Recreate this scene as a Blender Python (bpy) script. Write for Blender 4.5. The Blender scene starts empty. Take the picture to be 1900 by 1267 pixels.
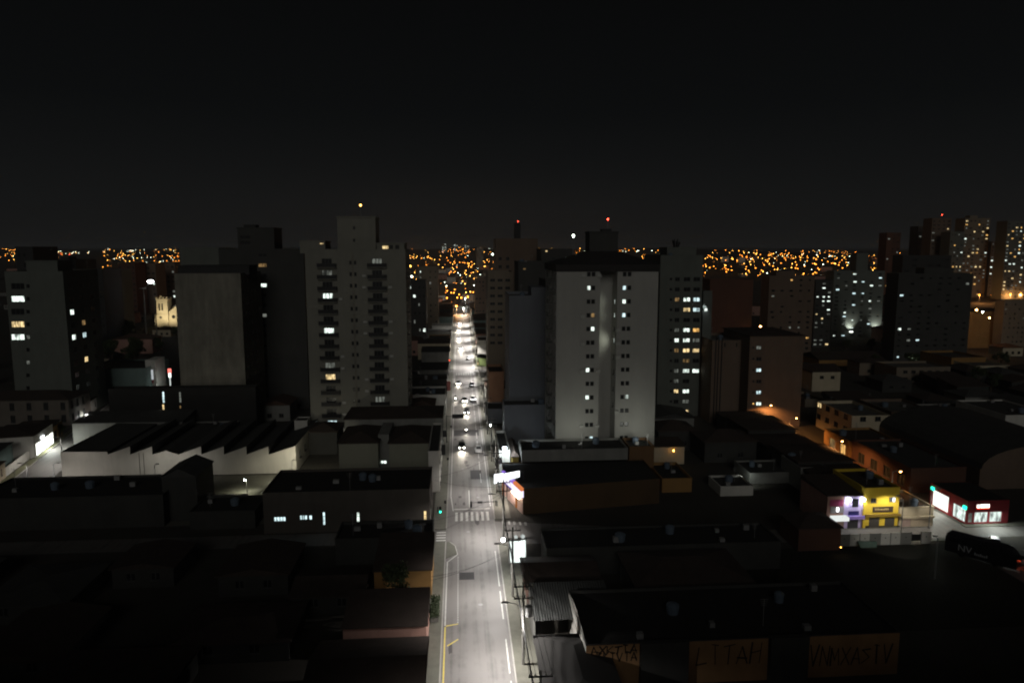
import bpy, math, random
from mathutils import Vector, Matrix
R = random.Random(11)
S = bpy.context.scene
COL = S.collection
rad = math.radians

# ------------------------------------------------------------------ camera
CAMH = 50.0
FPX, YAW, PIT = 1320.0, rad(4.246), rad(7.45)
cam = bpy.data.cameras.new("camera")
cam.sensor_width = 36.0
cam.lens = 36.0 * FPX / 1900.0
cam.clip_end = 20000
cam.clip_start = 0.5
camo = bpy.data.objects.new("camera", cam)
COL.objects.link(camo)
camo.location = (0, 0, CAMH)
camo.rotation_euler = (rad(90) - PIT, 0, -YAW)
S.camera = camo

# ------------------------------------------------------------------ night sky (city glow, even all round)
W = bpy.data.worlds.new("World")
S.world = W
W.use_nodes = True
nt = W.node_tree
nt.nodes.clear()
tc = nt.nodes.new("ShaderNodeTexCoord")
sx = nt.nodes.new("ShaderNodeSeparateXYZ")
rp = nt.nodes.new("ShaderNodeValToRGB")
bg = nt.nodes.new("ShaderNodeBackground")
wo = nt.nodes.new("ShaderNodeOutputWorld")
nt.links.new(tc.outputs["Generated"], sx.inputs[0])
nt.links.new(sx.outputs[2], rp.inputs[0])
nt.links.new(rp.outputs[0], bg.inputs[0])
nt.links.new(bg.outputs[0], wo.inputs[0])
e = rp.color_ramp.elements
e[0].position = 0.0
e[0].color = (0.0076, 0.0077, 0.0076, 1)
e[1].position = 1.0
e[1].color = (0.0018, 0.0018, 0.0019, 1)
for p, c in ((0.06, (0.0065, 0.0069, 0.0070)), (0.18, (0.0033, 0.0037, 0.0039)), (0.36, (0.0021, 0.0022, 0.0023))):
    k = rp.color_ramp.elements.new(p)
    k.color = (*c, 1)
bg.inputs[1].default_value = 1.0

# ------------------------------------------------------------------ weak soft sun lamp low behind the viewer, added in place of city glow
sun = bpy.data.lights.new("city_glow_sun", 'SUN')
sun.energy = 0.26
sun.angle = rad(24)
sun.color = (1.0, 0.975, 0.90)
suno = bpy.data.objects.new("city_glow_sun", sun)
COL.objects.link(suno)
suno.location = (0, -60, 120)
suno.rotation_euler = Vector((0.06, 1.0, -0.36)).to_track_quat('-Z', 'Y').to_euler()

S.view_settings.view_transform = 'Standard'
S.view_settings.look = 'None'
S.view_settings.exposure = 0.0
S.view_settings.gamma = 1.0
S.view_settings.use_curve_mapping = False
cy = S.cycles
cy.use_denoising = True
cy.sample_clamp_indirect = 2.0
cy.sample_clamp_direct = 0.0
cy.max_bounces = 4
cy.diffuse_bounces = 2
cy.glossy_bounces = 2
cy.transmission_bounces = 2
cy.caustics_reflective = False
cy.caustics_refractive = False
cy.use_light_tree = True
cy.filter_width = 2.0

# ------------------------------------------------------------------ projection helpers (photo pixel -> place in the town)
_cy, _sy, _cp, _sp = math.cos(YAW), math.sin(YAW), math.cos(PIT), math.sin(PIT)
_r, _u, _f = (_cy, -_sy, 0), (_sy * _sp, _cy * _sp, _cp), (_sy * _cp, _cy * _cp, -_sp)
def ray(px, py):
    a = (px - 950) / FPX
    b = (633.5 - py) / FPX
    return [a * _r[i] + b * _u[i] + _f[i] for i in range(3)]
def G(px, py, z=0.0):
    d = ray(px, py)
    t = (z - CAMH) / d[2]
    return d[0] * t, d[1] * t
def P(px, py, Y):
    d = ray(px, py)
    t = Y / d[1]
    return d[0] * t, CAMH + d[2] * t

# ------------------------------------------------------------------ materials
MATS = {}
def _new(name):
    m = bpy.data.materials.new(name)
    m.use_nodes = True
    m.node_tree.nodes.clear()
    o = m.node_tree.nodes.new("ShaderNodeOutputMaterial")
    return m, m.node_tree, o
def pm(name, col, rough=0.85, var=0.35, scale=0.5, streak=0.0, metal=0.0, spec=0.3, bump=0.0):
    """painted / plastered / tiled surface with uneven colour and rain streaks"""
    if name in MATS:
        return MATS[name]
    m, t, o = _new(name)
    N, L = t.nodes.new, t.links.new
    b = N("ShaderNodeBsdfPrincipled")
    b.inputs["Roughness"].default_value = rough
    b.inputs["Metallic"].default_value = metal
    b.inputs["Specular IOR Level"].default_value = spec
    c = N("ShaderNodeTexCoord")
    n1 = N("ShaderNodeTexNoise")
    n1.inputs["Scale"].default_value = scale
    n1.inputs["Detail"].default_value = 6
    n1.inputs["Roughness"].default_value = 0.65
    L(c.outputs["Object"], n1.inputs["Vector"])
    mx = N("ShaderNodeMix")
    mx.data_type = 'RGBA'
    mx.inputs[6].default_value = (*[v * (1 - var) for v in col], 1)
    mx.inputs[7].default_value = (*[min(0.95, v * (1 + var * 0.7)) for v in col], 1)
    L(n1.outputs[0], mx.inputs[0])
    out = mx.outputs[2]
    if streak > 0:
        mp = N("ShaderNodeMapping")
        mp.inputs["Scale"].default_value = (0.45, 0.45, 0.09)
        L(c.outputs["Object"], mp.inputs[0])
        n2 = N("ShaderNodeTexNoise")
        n2.inputs["Scale"].default_value = 1.0
        n2.inputs["Detail"].default_value = 8
        n2.inputs["Roughness"].default_value = 0.7
        L(mp.outputs[0], n2.inputs["Vector"])
        cr = N("ShaderNodeValToRGB")
        cr.color_ramp.elements[0].position = 0.34
        st = 1 - streak * 0.45
        cr.color_ramp.elements[0].color = (st, st, st, 1)
        cr.color_ramp.elements[1].position = 0.66
        L(n2.outputs[0], cr.inputs[0])
        m2 = N("ShaderNodeMix")
        m2.data_type = 'RGBA'
        m2.blend_type = 'MULTIPLY'
        m2.inputs[0].default_value = 1
        L(out, m2.inputs[6])
        L(cr.outputs[0], m2.inputs[7])
        out = m2.outputs[2]
    L(out, b.inputs["Base Color"])
    if bump > 0:
        bp = N("ShaderNodeBump")
        bp.inputs["Strength"].default_value = bump
        bp.inputs["Distance"].default_value = 0.05
        n3 = N("ShaderNodeTexNoise")
        n3.inputs["Scale"].default_value = scale * 14
        L(c.outputs["Object"], n3.inputs["Vector"])
        L(n3.outputs[0], bp.inputs["Height"])
        L(bp.outputs[0], b.inputs["Normal"])
    L(b.outputs[0], o.inputs[0])
    MATS[name] = m
    return m
def em(name, col, strength, sampled=False):
    if name in MATS:
        return MATS[name]
    m, t, o = _new(name)
    n = t.nodes.new("ShaderNodeEmission")
    n.inputs[0].default_value = (*col, 1)
    n.inputs[1].default_value = strength
    t.links.new(n.outputs[0], o.inputs[0])
    m.cycles.emission_sampling = 'FRONT' if sampled else 'NONE'
    MATS[name] = m
    return m
def lit(name, col, strength):
    """lit room behind a window: curtains and furniture break the light up, each room different"""
    if name in MATS:
        return MATS[name]
    m, t, o = _new(name)
    N, L = t.nodes.new, t.links.new
    n = N("ShaderNodeEmission")
    c = N("ShaderNodeTexCoord")
    oi = N("ShaderNodeObjectInfo")
    ad = N("ShaderNodeVectorMath")
    ad.operation = 'MULTIPLY_ADD'
    ad.inputs[1].default_value = (1.6, 1.6, 0.55)
    L(c.outputs["Object"], ad.inputs[0])
    sc = N("ShaderNodeMath")
    sc.operation = 'MULTIPLY'
    sc.inputs[1].default_value = 57.0
    L(oi.outputs["Random"], sc.inputs[0])
    L(sc.outputs[0], ad.inputs[2])
    ns = N("ShaderNodeTexNoise")
    ns.inputs["Scale"].default_value = 1.0
    ns.inputs["Detail"].default_value = 3
    L(ad.outputs[0], ns.inputs["Vector"])
    mr = N("ShaderNodeMapRange")
    mr.inputs[1].default_value = 0.33
    mr.inputs[2].default_value = 0.62
    mr.inputs[3].default_value = strength * 0.12
    mr.inputs[4].default_value = strength
    L(ns.outputs[0], mr.inputs[0])
    n.inputs[0].default_value = (*col, 1)
    L(mr.outputs[0], n.inputs[1])
    L(n.outputs[0], o.inputs[0])
    m.cycles.emission_sampling = 'NONE'
    MATS[name] = m
    return m

def asphalt(name, col, rough=0.62):
    m, t, o = _new(name)
    N, L = t.nodes.new, t.links.new
    b = N("ShaderNodeBsdfPrincipled")
    b.inputs["Roughness"].default_value = rough
    b.inputs["Specular IOR Level"].default_value = 0.4
    c = N("ShaderNodeTexCoord")
    n1 = N("ShaderNodeTexNoise"); n1.inputs["Scale"].default_value = 0.22; n1.inputs["Detail"].default_value = 7; n1.inputs["Roughness"].default_value = 0.7
    L(c.outputs["Object"], n1.inputs["Vector"])
    mp = N("ShaderNodeMapping"); mp.inputs["Scale"].default_value = (1.0, 0.02, 1.0)
    L(c.outputs["Object"], mp.inputs[0])
    n2 = N("ShaderNodeTexNoise"); n2.inputs["Scale"].default_value = 1.3; n2.inputs["Detail"].default_value = 3
    L(mp.outputs[0], n2.inputs["Vector"])
    n3 = N("ShaderNodeTexNoise"); n3.inputs["Scale"].default_value = 9; n3.inputs["Detail"].default_value = 5
    L(c.outputs["Object"], n3.inputs["Vector"])
    a = N("ShaderNodeMath"); a.operation = 'ADD'; L(n1.outputs[0], a.inputs[0]); L(n2.outputs[0], a.inputs[1])
    a2 = N("ShaderNodeMath"); a2.operation = 'MULTIPLY_ADD'; a2.inputs[1].default_value = 0.35; L(n3.outputs[0], a2.inputs[0]); L(a.outputs[0], a2.inputs[2])
    cr = N("ShaderNodeValToRGB")
    cr.color_ramp.elements[0].position = 0.7; cr.color_ramp.elements[0].color = (*[v * 0.45 for v in col], 1)
    cr.color_ramp.elements[1].position = 1.45; cr.color_ramp.elements[1].color = (*[v * 1.5 for v in col], 1)
    cr2 = N("ShaderNodeMath"); cr2.operation = 'MULTIPLY'; cr2.inputs[1].default_value = 0.85
    L(a2.outputs[0], cr2.inputs[0]); L(cr2.outputs[0], cr.inputs[0])
    cr.color_ramp.elements[0].position = 0.6; cr.color_ramp.elements[1].position = 1.0
    L(cr.outputs[0], b.inputs["Base Color"])
    bp = N("ShaderNodeBump"); bp.inputs["Strength"].default_value = 0.25; bp.inputs["Distance"].default_value = 0.02
    L(n3.outputs[0], bp.inputs["Height"]); L(bp.outputs[0], b.inputs["Normal"])
    L(b.outputs[0], o.inputs[0])
    MATS[name] = m
    return m

M_ASPH = asphalt("asphalt", (0.125, 0.119, 0.115))
M_ASPH2 = asphalt("asphalt_side", (0.09, 0.085, 0.08), 0.7)
M_PAVE = pm("pavement", (0.135, 0.133, 0.11), 0.85, 0.4, 0.8)
M_KERB = pm("kerb_stone", (0.34, 0.33, 0.31), 0.85, 0.3, 1.0)
M_PAINT = pm("road_paint_white", (0.60, 0.60, 0.57), 0.7, 0.6, 1.6)
M_PAINTY = pm("road_paint_yellow", (0.68, 0.55, 0.13), 0.7, 0.4, 2.2)
M_SOIL = pm("ground_soil", (0.055, 0.05, 0.042), 0.95, 0.5, 0.12)
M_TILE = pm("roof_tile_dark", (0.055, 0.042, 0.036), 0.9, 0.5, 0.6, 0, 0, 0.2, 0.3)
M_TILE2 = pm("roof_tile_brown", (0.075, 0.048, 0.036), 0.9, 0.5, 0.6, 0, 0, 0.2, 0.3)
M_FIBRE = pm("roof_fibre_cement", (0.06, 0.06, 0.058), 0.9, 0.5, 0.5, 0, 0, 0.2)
M_CONC = pm("concrete_dark", (0.12, 0.115, 0.105), 0.9, 0.4, 0.5, 0.4)
M_GLASS = pm("window_glass_dark", (0.016, 0.017, 0.018), 0.25, 0.3, 2.0, 0, 0, 0.35)
M_FRAME = pm("window_frame_dark", (0.07, 0.07, 0.07), 0.6, 0.2, 3)
M_FRAMEW = pm("window_frame_pale", (0.40, 0.40, 0.38), 0.6, 0.2, 3)
M_BLACK = pm("black_metal", (0.02, 0.02, 0.021), 0.5, 0.3, 3, 0, 0.2)
M_STEEL = pm("galvanised_steel", (0.30, 0.30, 0.30), 0.5, 0.25, 3, 0, 0.5)
M_POLE = pm("concrete_pole", (0.20, 0.195, 0.18), 0.9, 0.3, 2)
M_TANK = pm("tank_fibre_blue", (0.10, 0.13, 0.17), 0.6, 0.2, 1)
M_RUB = pm("rubber", (0.015, 0.015, 0.015), 0.9, 0.2, 4)
M_LED = em("lamp_led_white", (0.92, 1.0, 0.98), 60)
M_SOD = em("lamp_sodium_orange", (1.0, 0.50, 0.13), 40)
M_SODF = em("lamp_sodium_far", (1.0, 0.30, 0.03), 14)
M_YELF = em("lamp_yellow_far", (1.0, 0.47, 0.08), 15)
M_WHIF = em("lamp_white_far", (0.85, 1.0, 0.82), 12)
M_REDF = em("lamp_red_far", (1.0, 0.06, 0.03), 22)
M_BLUF = em("lamp_blue_far", (0.08, 0.45, 1.0), 22)
M_HEAD = em("headlight_glow", (1.0, 0.95, 0.84), 40)
M_TAIL = em("taillight_glow", (1.0, 0.10, 0.03), 12)
KIND = {
    'd': M_GLASS,
    'w': lit("lit_room_white", (0.86, 1.0, 0.90), 2.0),
    'c': lit("lit_room_cool", (0.72, 0.95, 0.98), 1.5),
    'y': lit("lit_room_warm", (1.0, 0.74, 0.36), 1.4),
    'o': lit("lit_room_orange", (1.0, 0.55, 0.16), 1.3),
    'm': lit("lit_room_dim", (0.75, 0.8, 0.70), 0.22),
    'a': lit("lit_room_amber_dim", (1.0, 0.62, 0.25), 0.30),
}
M_STRONG = em("bright_fitting", (0.9, 1.0, 0.95), 8, True)

# ------------------------------------------------------------------ mesh builder
class MB:
    def __init__(s):
        s.v, s.f, s.m = [], [], []
    def poly(s, pts, mi=0):
        b = len(s.v)
        s.v += [tuple(p) for p in pts]
        s.f.append(tuple(range(b, b + len(pts))))
        s.m.append(mi)
        return s
    def box(s, x0, x1, y0, y1, z0, z1, mi=0):
        b = len(s.v)
        s.v += [(x0, y0, z0), (x1, y0, z0), (x1, y1, z0), (x0, y1, z0), (x0, y0, z1), (x1, y0, z1), (x1, y1, z1), (x0, y1, z1)]
        for q in ((0, 3, 2, 1), (4, 5, 6, 7), (0, 1, 5, 4), (1, 2, 6, 5), (2, 3, 7, 6), (3, 0, 4, 7)):
            s.f.append(tuple(b + i for i in q))
            s.m.append(mi)
        return s
    def tube(s, pts, r, seg=6, mi=0, cap=True):
        pts = [Vector(p) for p in pts]
        rs = r if isinstance(r, (list, tuple)) else [r] * len(pts)
        rings = []
        for i, p in enumerate(pts):
            d = (pts[min(i + 1, len(pts) - 1)] - pts[max(i - 1, 0)]).normalized()
            a = d.cross(Vector((0, 0, 1)))
            if a.length < 1e-3:
                a = Vector((1, 0, 0))
            a.normalize()
            c = d.cross(a)
            b = len(s.v)
            for k in range(seg):
                t = 2 * math.pi * k / seg
                s.v.append(tuple(p + (a * math.cos(t) + c * math.sin(t)) * rs[i]))
            rings.append(b)
        for i in range(len(rings) - 1):
            for k in range(seg):
                k2 = (k + 1) % seg
                s.f.append((rings[i] + k, rings[i] + k2, rings[i + 1] + k2, rings[i + 1] + k))
                s.m.append(mi)
        if cap:
            s.f.append(tuple(rings[0] + k for k in reversed(range(seg)))); s.m.append(mi)
            s.f.append(tuple(rings[-1] + k for k in range(seg))); s.m.append(mi)
        return s
    def lathe(s, prof, cx=0, cy_=0, seg=10, mi=0):
        rings = []
        for r_, z in prof:
            b = len(s.v)
            for k in range(seg):
                t = 2 * math.pi * k / seg
                s.v.append((cx + r_ * math.cos(t), cy_ + r_ * math.sin(t), z))
            rings.append(b)
        for i in range(len(rings) - 1):
            for k in range(seg):
                k2 = (k + 1) % seg
                s.f.append((rings[i] + k, rings[i] + k2, rings[i + 1] + k2, rings[i + 1] + k)); s.m.append(mi)
        s.f.append(tuple(rings[0] + k for k in reversed(range(seg)))); s.m.append(mi)
        s.f.append(tuple(rings[-1] + k for k in range(seg))); s.m.append(mi)
        return s
    def prism(s, poly, z0, z1, mi=0, top=True):
        b = len(s.v); n = len(poly)
        s.v += [(x, y, z0) for x, y in poly] + [(x, y, z1) for x, y in poly]
        for i in range(n):
            j = (i + 1) % n
            s.f.append((b + i, b + j, b + n + j, b + n + i)); s.m.append(mi)
        if top:
            s.f.append(tuple(b + n + i for i in range(n))); s.m.append(mi)
        return s
    def mesh(s, name, mats):
        me = bpy.data.meshes.new(name)
        me.from_pydata(s.v, [], s.f)
        for m in mats:
            me.materials.append(m)
        me.polygons.foreach_set("material_index", s.m)
        me.update()
        return me
    def build(s, name, mats, parent=None, loc=(0, 0, 0), rz=0.0, smooth=False):
        if not isinstance(mats, (list, tuple)):
            mats = [mats]
        me = s.mesh(name, mats)
        if smooth:
            me.polygons.foreach_set("use_smooth", [True] * len(me.polygons))
        return link(name, me, parent, loc, rz)
def link(name, data, parent=None, loc=(0, 0, 0), rz=0.0):
    o = bpy.data.objects.new(name, data)
    COL.objects.link(o)
    if parent:
        o.parent = parent
    o.location = loc
    if rz:
        o.rotation_euler = (0, 0, rz)
    return o
def tag(o, label, cat, group=None):
    o["label"] = label
    o["category"] = cat
    if group:
        o["group"] = group
    return o
def thing(name, label, cat, loc=(0, 0, 0), rz=0.0, group=None):
    return tag(link(name, None, None, loc, rz), label, cat, group)
def struct(o, kind="structure"):
    o["kind"] = kind
    return o
def copy_tree(o, parent=None):
    c = o.copy()
    COL.objects.link(c)
    c.parent = parent
    for ch in KIDS(o):
        copy_tree(ch, c)
    return c
def KIDS(o):
    return list(o.children)
def light(kind, name, parent, loc, power, col, size=0.25, aim=None, cone=150, blend=0.6):
    l = bpy.data.lights.new(name, kind)
    l.energy = power
    l.color = col
    l.shadow_soft_size = size
    if kind == 'SPOT':
        l.spot_size = rad(cone)
        l.spot_blend = blend
    o = link(name, l, parent, loc)
    if aim:
        o.rotation_euler = Vector(aim).to_track_quat('-Z', 'Y').to_euler()
    return o

# ------------------------------------------------------------------ buildings
FOOT = []      # ground already taken
def taken(x0, x1, y0, y1, pad=0.6):
    for a in FOOT:
        if x0 < a[1] + pad and x1 > a[0] - pad and y0 < a[3] + pad and y1 > a[2] - pad:
            return True
    return False
WINMESH = {}
def win_mesh(w, h, kind, frame, style):
    key = (round(w, 2), round(h, 2), kind, frame, style)
    if key in WINMESH:
        return WINMESH[key]
    b = MB()
    t = 0.07
    b.poly([(-w / 2, 0.05, -h / 2), (w / 2, 0.05, -h / 2), (w / 2, 0.05, h / 2), (-w / 2, 0.05, h / 2)], 1)
    b.box(-w / 2, w / 2, -0.02, 0.04, -h / 2, -h / 2 + t)
    b.box(-w / 2, w / 2, -0.02, 0.04, h / 2 - t, h / 2)
    b.box(-w / 2, -w / 2 + t, -0.02, 0.04, -h / 2 + t, h / 2 - t)
    b.box(w / 2 - t, w / 2, -0.02, 0.04, -h / 2 + t, h / 2 - t)
    n = {'sash': 1, 'double': 2, 'triple': 3, 'plain': 0, 'slot': 0}[style]
    for i in range(1, n + 1):
        x = -w / 2 + w * i / (n + 1)
        b.box(x - 0.05, x + 0.05, -0.02, 0.04, -h / 2 + t, h / 2 - t)
    if style == 'slot':
        k = int(h / 0.7)
        for i in range(1, k):
            z = -h / 2 + h * i / k
            b.box(-w / 2 + t, w / 2 - t, -0.02, 0.04, z - 0.03, z + 0.03)
    if style in ('sash', 'double', 'triple'):   # sill
        b.box(-w / 2 - 0.05, w / 2 + 0.05, -0.24, -0.021, -h / 2 - 0.06, -h / 2 + 0.03)
    me = b.mesh("window", [frame, KIND[kind]])
    WINMESH[key] = me
    return me
def facade(mb, ax, W_, H_, holes, dep, org, mi=0):
    """wall sheet with real openings; ax 'F','B','L','R'; org = (x0,x1,y0,y1)"""
    x0, x1, y0, y1 = org
    def pt(u, v, d):
        if ax == 'F': return (x0 + u, y0 + d, v)
        if ax == 'B': return (x0 + u, y1 - d, v)
        if ax == 'L': return (x0 + d, y0 + u, v)
        return (x1 - d, y0 + u, v)
    us = sorted(set([0, W_] + [c for h in holes for c in (h[0], h[1])]))
    vs = sorted(set([0, H_] + [c for h in holes for c in (h[2], h[3])]))
    flip = ax in 'BL'
    def q(a):
        mb.poly(a[::-1] if flip else a, mi)
    for i in range(len(us) - 1):
        um = (us[i] + us[i + 1]) / 2
        col = [h for h in holes if h[0] < um < h[1]]
        start = 0
        j = 0
        while j < len(vs) - 1:
            vm = (vs[j] + vs[j + 1]) / 2
            if any(h[2] < vm < h[3] for h in col):
                if vs[j] > vs[start] or j > start:
                    q([pt(us[i], vs[start], 0), pt(us[i + 1], vs[start], 0), pt(us[i + 1], vs[j], 0), pt(us[i], vs[j], 0)])
                start = j + 1
            j += 1
        if start < len(vs) - 1:
            q([pt(us[i], vs[start], 0), pt(us[i + 1], vs[start], 0), pt(us[i + 1], vs[-1], 0), pt(us[i], vs[-1], 0)])
    for (a, b, c, d) in holes:
        for k in (((a, c), (b, c)), ((b, c), (b, d)), ((b, d), (a, d)), ((a, d), (a, c))):
            (ua, va), (ub, vb) = k
            q([pt(ua, va, 0), pt(ua, va, dep), pt(ub, vb, dep), pt(ub, vb, 0)])
RZ = {'F': 0.0, 'R': math.pi / 2, 'L': -math.pi / 2, 'B': math.pi}
def bld(name, label, cat, x0, x1, y0, y1, z1, wall, roofm=M_FIBRE, z0=0.0, wins=None, roof='flat', par=0.7, rise=2.0,
        over=0.5, group=None, dep=0.16, frame=M_FRAME, style='sash', reg=True, coping=None):
    """wins = {face: [(u_centre, z_centre, w, h, kind[, style])]} with u along the face, z above ground"""
    if reg:
        FOOT.append((x0, x1, y0, y1))
    r = thing(name, label, cat, (x0, y0, z0), 0, group)
    Wd, Dp, H = x1 - x0, y1 - y0, z1 - z0
    wins = wins or {}
    b = MB()
    for ax in 'FBLR':
        L_ = Wd if ax in 'FB' else Dp
        hs = []
        good = []
        for w in wins.get(ax, []):
            u, z, ww, hh, kd = w[:5]
            z -= z0
            rct = (u - ww / 2, u + ww / 2, z - hh / 2, z + hh / 2)
            if rct[0] < 0.05 or rct[1] > L_ - 0.05 or rct[2] < 0.05 or rct[3] > H - 0.1:
                continue
            if any(rct[0] < o[1] and rct[1] > o[0] and rct[2] < o[3] and rct[3] > o[2] for o in hs):
                continue
            hs.append(rct)
            good.append((u, z, ww, hh, kd, w[5] if len(w) > 5 else style))
        facade(b, ax, L_, H, hs, dep, (0, Wd, 0, Dp))
        for (u, z, ww, hh, kd, st) in good:
            d = dep - 0.051
            loc = {'F': (u, d, z), 'B': (u, Dp - d, z), 'L': (d, u, z), 'R': (Wd - d, u, z)}[ax]
            link("window", win_mesh(ww, hh, kd, frame, st), r, loc, RZ[ax])
    b.build("wall", wall, r)
    q = MB()
    if roof == 'flat':
        t = 0.18
        q.poly([(t, t, H - par), (Wd - t, t, H - par), (Wd - t, Dp - t, H - par), (t, Dp - t, H - par)], 0)
        q.build("roof", roofm, r)
        k = MB()   # coping ring
        o_ = 0.06
        k.box(-o_, Wd + o_, -o_, t, H + 0.002, H + 0.10)
        k.box(-o_, Wd + o_, Dp - t, Dp + o_, H + 0.002, H + 0.10)
        k.box(-o_, t, t, Dp - t, H + 0.002, H + 0.10)
        k.box(Wd - t, Wd + o_, t, Dp - t, H + 0.002, H + 0.10)
        # inner faces of the parapet
        k.poly([(t, t, H - par), (t, t, H), (Wd - t, t, H), (Wd - t, t, H - par)])
        k.poly([(t, Dp - t, H - par), (Wd - t, Dp - t, H - par), (Wd - t, Dp - t, H), (t, Dp - t, H)])
        k.poly([(t, t, H - par), (t, Dp - t, H - par), (t, Dp - t, H), (t, t, H)])
        k.poly([(Wd - t, t, H - par), (Wd - t, t, H), (Wd - t, Dp - t, H), (Wd - t, Dp - t, H - par)])
        k.build("parapet", coping or wall, r)
        qq = random.Random(int(x0 * 7 + y0 * 3))
        if Wd > 5 and Dp > 5 and y0 < 240:
            for _ in range(1 if Wd < 14 else 2):
                cx_, cy2, rr = qq.uniform(1.6, Wd - 1.6), qq.uniform(1.6, Dp - 1.6), qq.uniform(0.6, 0.95)
                MB().lathe([(rr * 0.85, H - par), (rr, H - par + 1.0), (rr, H - par + 1.15), (rr * 0.5, H - par + 1.4), (0.1, H - par + 1.45)], cx_, cy2, 10).build("water_tank", M_TANK, r)
            for _ in range(1 + int(Wd / 12)):
                cx_, cy2 = qq.uniform(1, Wd - 1.6), qq.uniform(1, Dp - 1.6)
                MB().box(cx_, cx_ + qq.uniform(0.6, 1.2), cy2, cy2 + 0.7, H - par + 0.003, H - par + qq.uniform(0.5, 0.9)).build("condenser_unit", M_STEEL, r)
            cx_, cy2 = qq.uniform(1, Wd - 1), qq.uniform(1, Dp - 1)
            hh_ = qq.uniform(2.0, 3.5)
            an = MB().tube([(cx_, cy2, H - par), (cx_, cy2, H + hh_)], 0.035, 4)
            for j_ in range(4):
                an.tube([(cx_ - 0.5 + 0.06 * j_, cy2, H + hh_ - 0.25 * j_), (cx_ + 0.5 - 0.06 * j_, cy2, H + hh_ - 0.25 * j_)], 0.02, 4)
            an.build("antenna", M_STEEL, r)
    else:
        hip_roof(q, Wd, Dp, H, rise, over, roof)
        q.build("roof", roofm, r)
    return r
def hip_roof(q, Wd, Dp, H, rise, over, kind):
    a, b_, c, d = -over, Wd + over, -over, Dp + over
    z = H + 0.01
    th = 0.16
    if kind == 'hip':
        if Wd >= Dp:
            i = min((d - c) / 2, (b_ - a) / 2 - 0.3)
            m = (c + d) / 2
            p, s = (a + i, m, z + rise), (b_ - i, m, z + rise)
            q.poly([(a, c, z + th), (b_, c, z + th), s, p]); q.poly([(b_, d, z + th), (a, d, z + th), p, s])
            q.poly([(a, d, z + th), (a, c, z + th), p]); q.poly([(b_, c, z + th), (b_, d, z + th), s])
        else:
            i = (b_ - a) / 2
            m = (a + b_) / 2
            p, s = (m, c + i, z + rise), (m, d - i, z + rise)
            q.poly([(a, c, z + th), (b_, c, z + th), p]); q.poly([(b_, d, z + th), (a, d, z + th), s])
            q.poly([(a, d, z + th), (a, c, z + th), p, s]); q.poly([(b_, c, z + th), (b_, d, z + th), s, p])
    elif kind == 'gable':      # ridge along y
        m = (a + b_) / 2
        q.poly([(a, c, z + th), (m, c, z + rise), (m, d, z + rise), (a, d, z + th)][::-1])
        q.poly([(b_, c, z + th), (b_, d, z + th), (m, d, z + rise), (m, c, z + rise)][::-1])
        for y in (0, Dp):
            q.poly([(0, y, H), (Wd, y, H), (m, y, z + rise - 0.05)])
    elif kind == 'gablex':     # ridge along x
        m = (c + d) / 2
        q.poly([(a, c, z + th), (b_, c, z + th), (b_, m, z + rise), (a, m, z + rise)])
        q.poly([(b_, d, z + th), (a, d, z + th), (a, m, z + rise), (b_, m, z + rise)])
        for x in (0, Wd):
            q.poly([(x, 0, H), (x, Dp, H), (x, m, z + rise - 0.05)])
    elif kind == 'shed':       # rises to the back
        q.poly([(a, c, z + th), (b_, c, z + th), (b_, d, z + rise), (a, d, z + rise)])
        q.poly([(a, d, z), (b_, d, z), (b_, d, z + rise), (a, d, z + rise)])
        for x in (a, b_):
            q.poly([(x, c, z), (x, d, z), (x, d, z + rise), (x, c, z + th)])
    # eaves board
    q.poly([(a, c, z), (a, d, z), (b_, d, z), (b_, c, z)])
    q.poly([(a, c, z), (b_, c, z), (b_, c, z + th), (a, c, z + th)])
    if kind != 'shed':
        q.poly([(b_, d, z), (a, d, z), (a, d, z + th), (b_, d, z + th)])
        q.poly([(a, d, z), (a, c, z), (a, c, z + th), (a, d, z + th)])
        q.poly([(b_, c, z), (b_, d, z), (b_, d, z + th), (b_, c, z + th)])
def pb(name, label, cat, px0, px1, pyt, Y, dep_m, wall, roofm=M_FIBRE, fwins=None, wins=None, **kw):
    """building whose camera-side face stands at distance Y; edges and front windows read off the photograph"""
    x0, z1 = P(px0, pyt, Y)
    x1, _ = P(px1, pyt, Y)
    w = dict(wins or {})
    if fwins:
        lst = list(w.get('F', []))
        for f in fwins:
            px, py, wp, hp, kd = f[:5]
            X, Z = P(px, py, Y)
            s = FPX / Y * 0.995
            lst.append((X - x0, Z, wp / s, hp / s, kd) + tuple(f[5:]))
        w['F'] = lst
    return bld(name, label, cat, x0, x1, Y, Y + dep_m, z1, wall, roofm, wins=w, **kw)

# ------------------------------------------------------------------ ground, hills, roads
def smooth(a, b, t):
    t = max(0.0, min(1.0, (t - a) / (b - a)))
    return t * t * (3 - 2 * t)
def height(x, y):
    ridge = 42 + 8 * math.sin(x * 0.0031 + 0.6) + 5 * math.sin(x * 0.0075 + 2.0) + 2.5 * math.sin(x * 0.021)
    h = smooth(720, 2300, y) * ridge - 7 * smooth(600, 760, y) * (1 - smooth(800, 1300, y))
    if y > 2300:
        h -= smooth(2300, 3600, y) * 16 - smooth(3600, 7000, y) * 22
    h += smooth(240, 520, x) * smooth(300, 900, y) * (1 - smooth(1200, 2200, y)) * 16
    return h
gx = [-6000, -4500, -3300, -2400] + [-1800 + 75 * i for i in range(49)] + [2400, 3300, 4500, 6000]
gy = [-400, -150, 0, 100, 200, 300, 400, 500, 580, 640] + [700 + 60 * i for i in range(35)] + [2900, 3300, 3900, 4800, 6000, 8000, 10000]
gb = MB()
gb.v = [(x, y, height(x, y)) for y in gy for x in gx]
n = len(gx)
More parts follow.
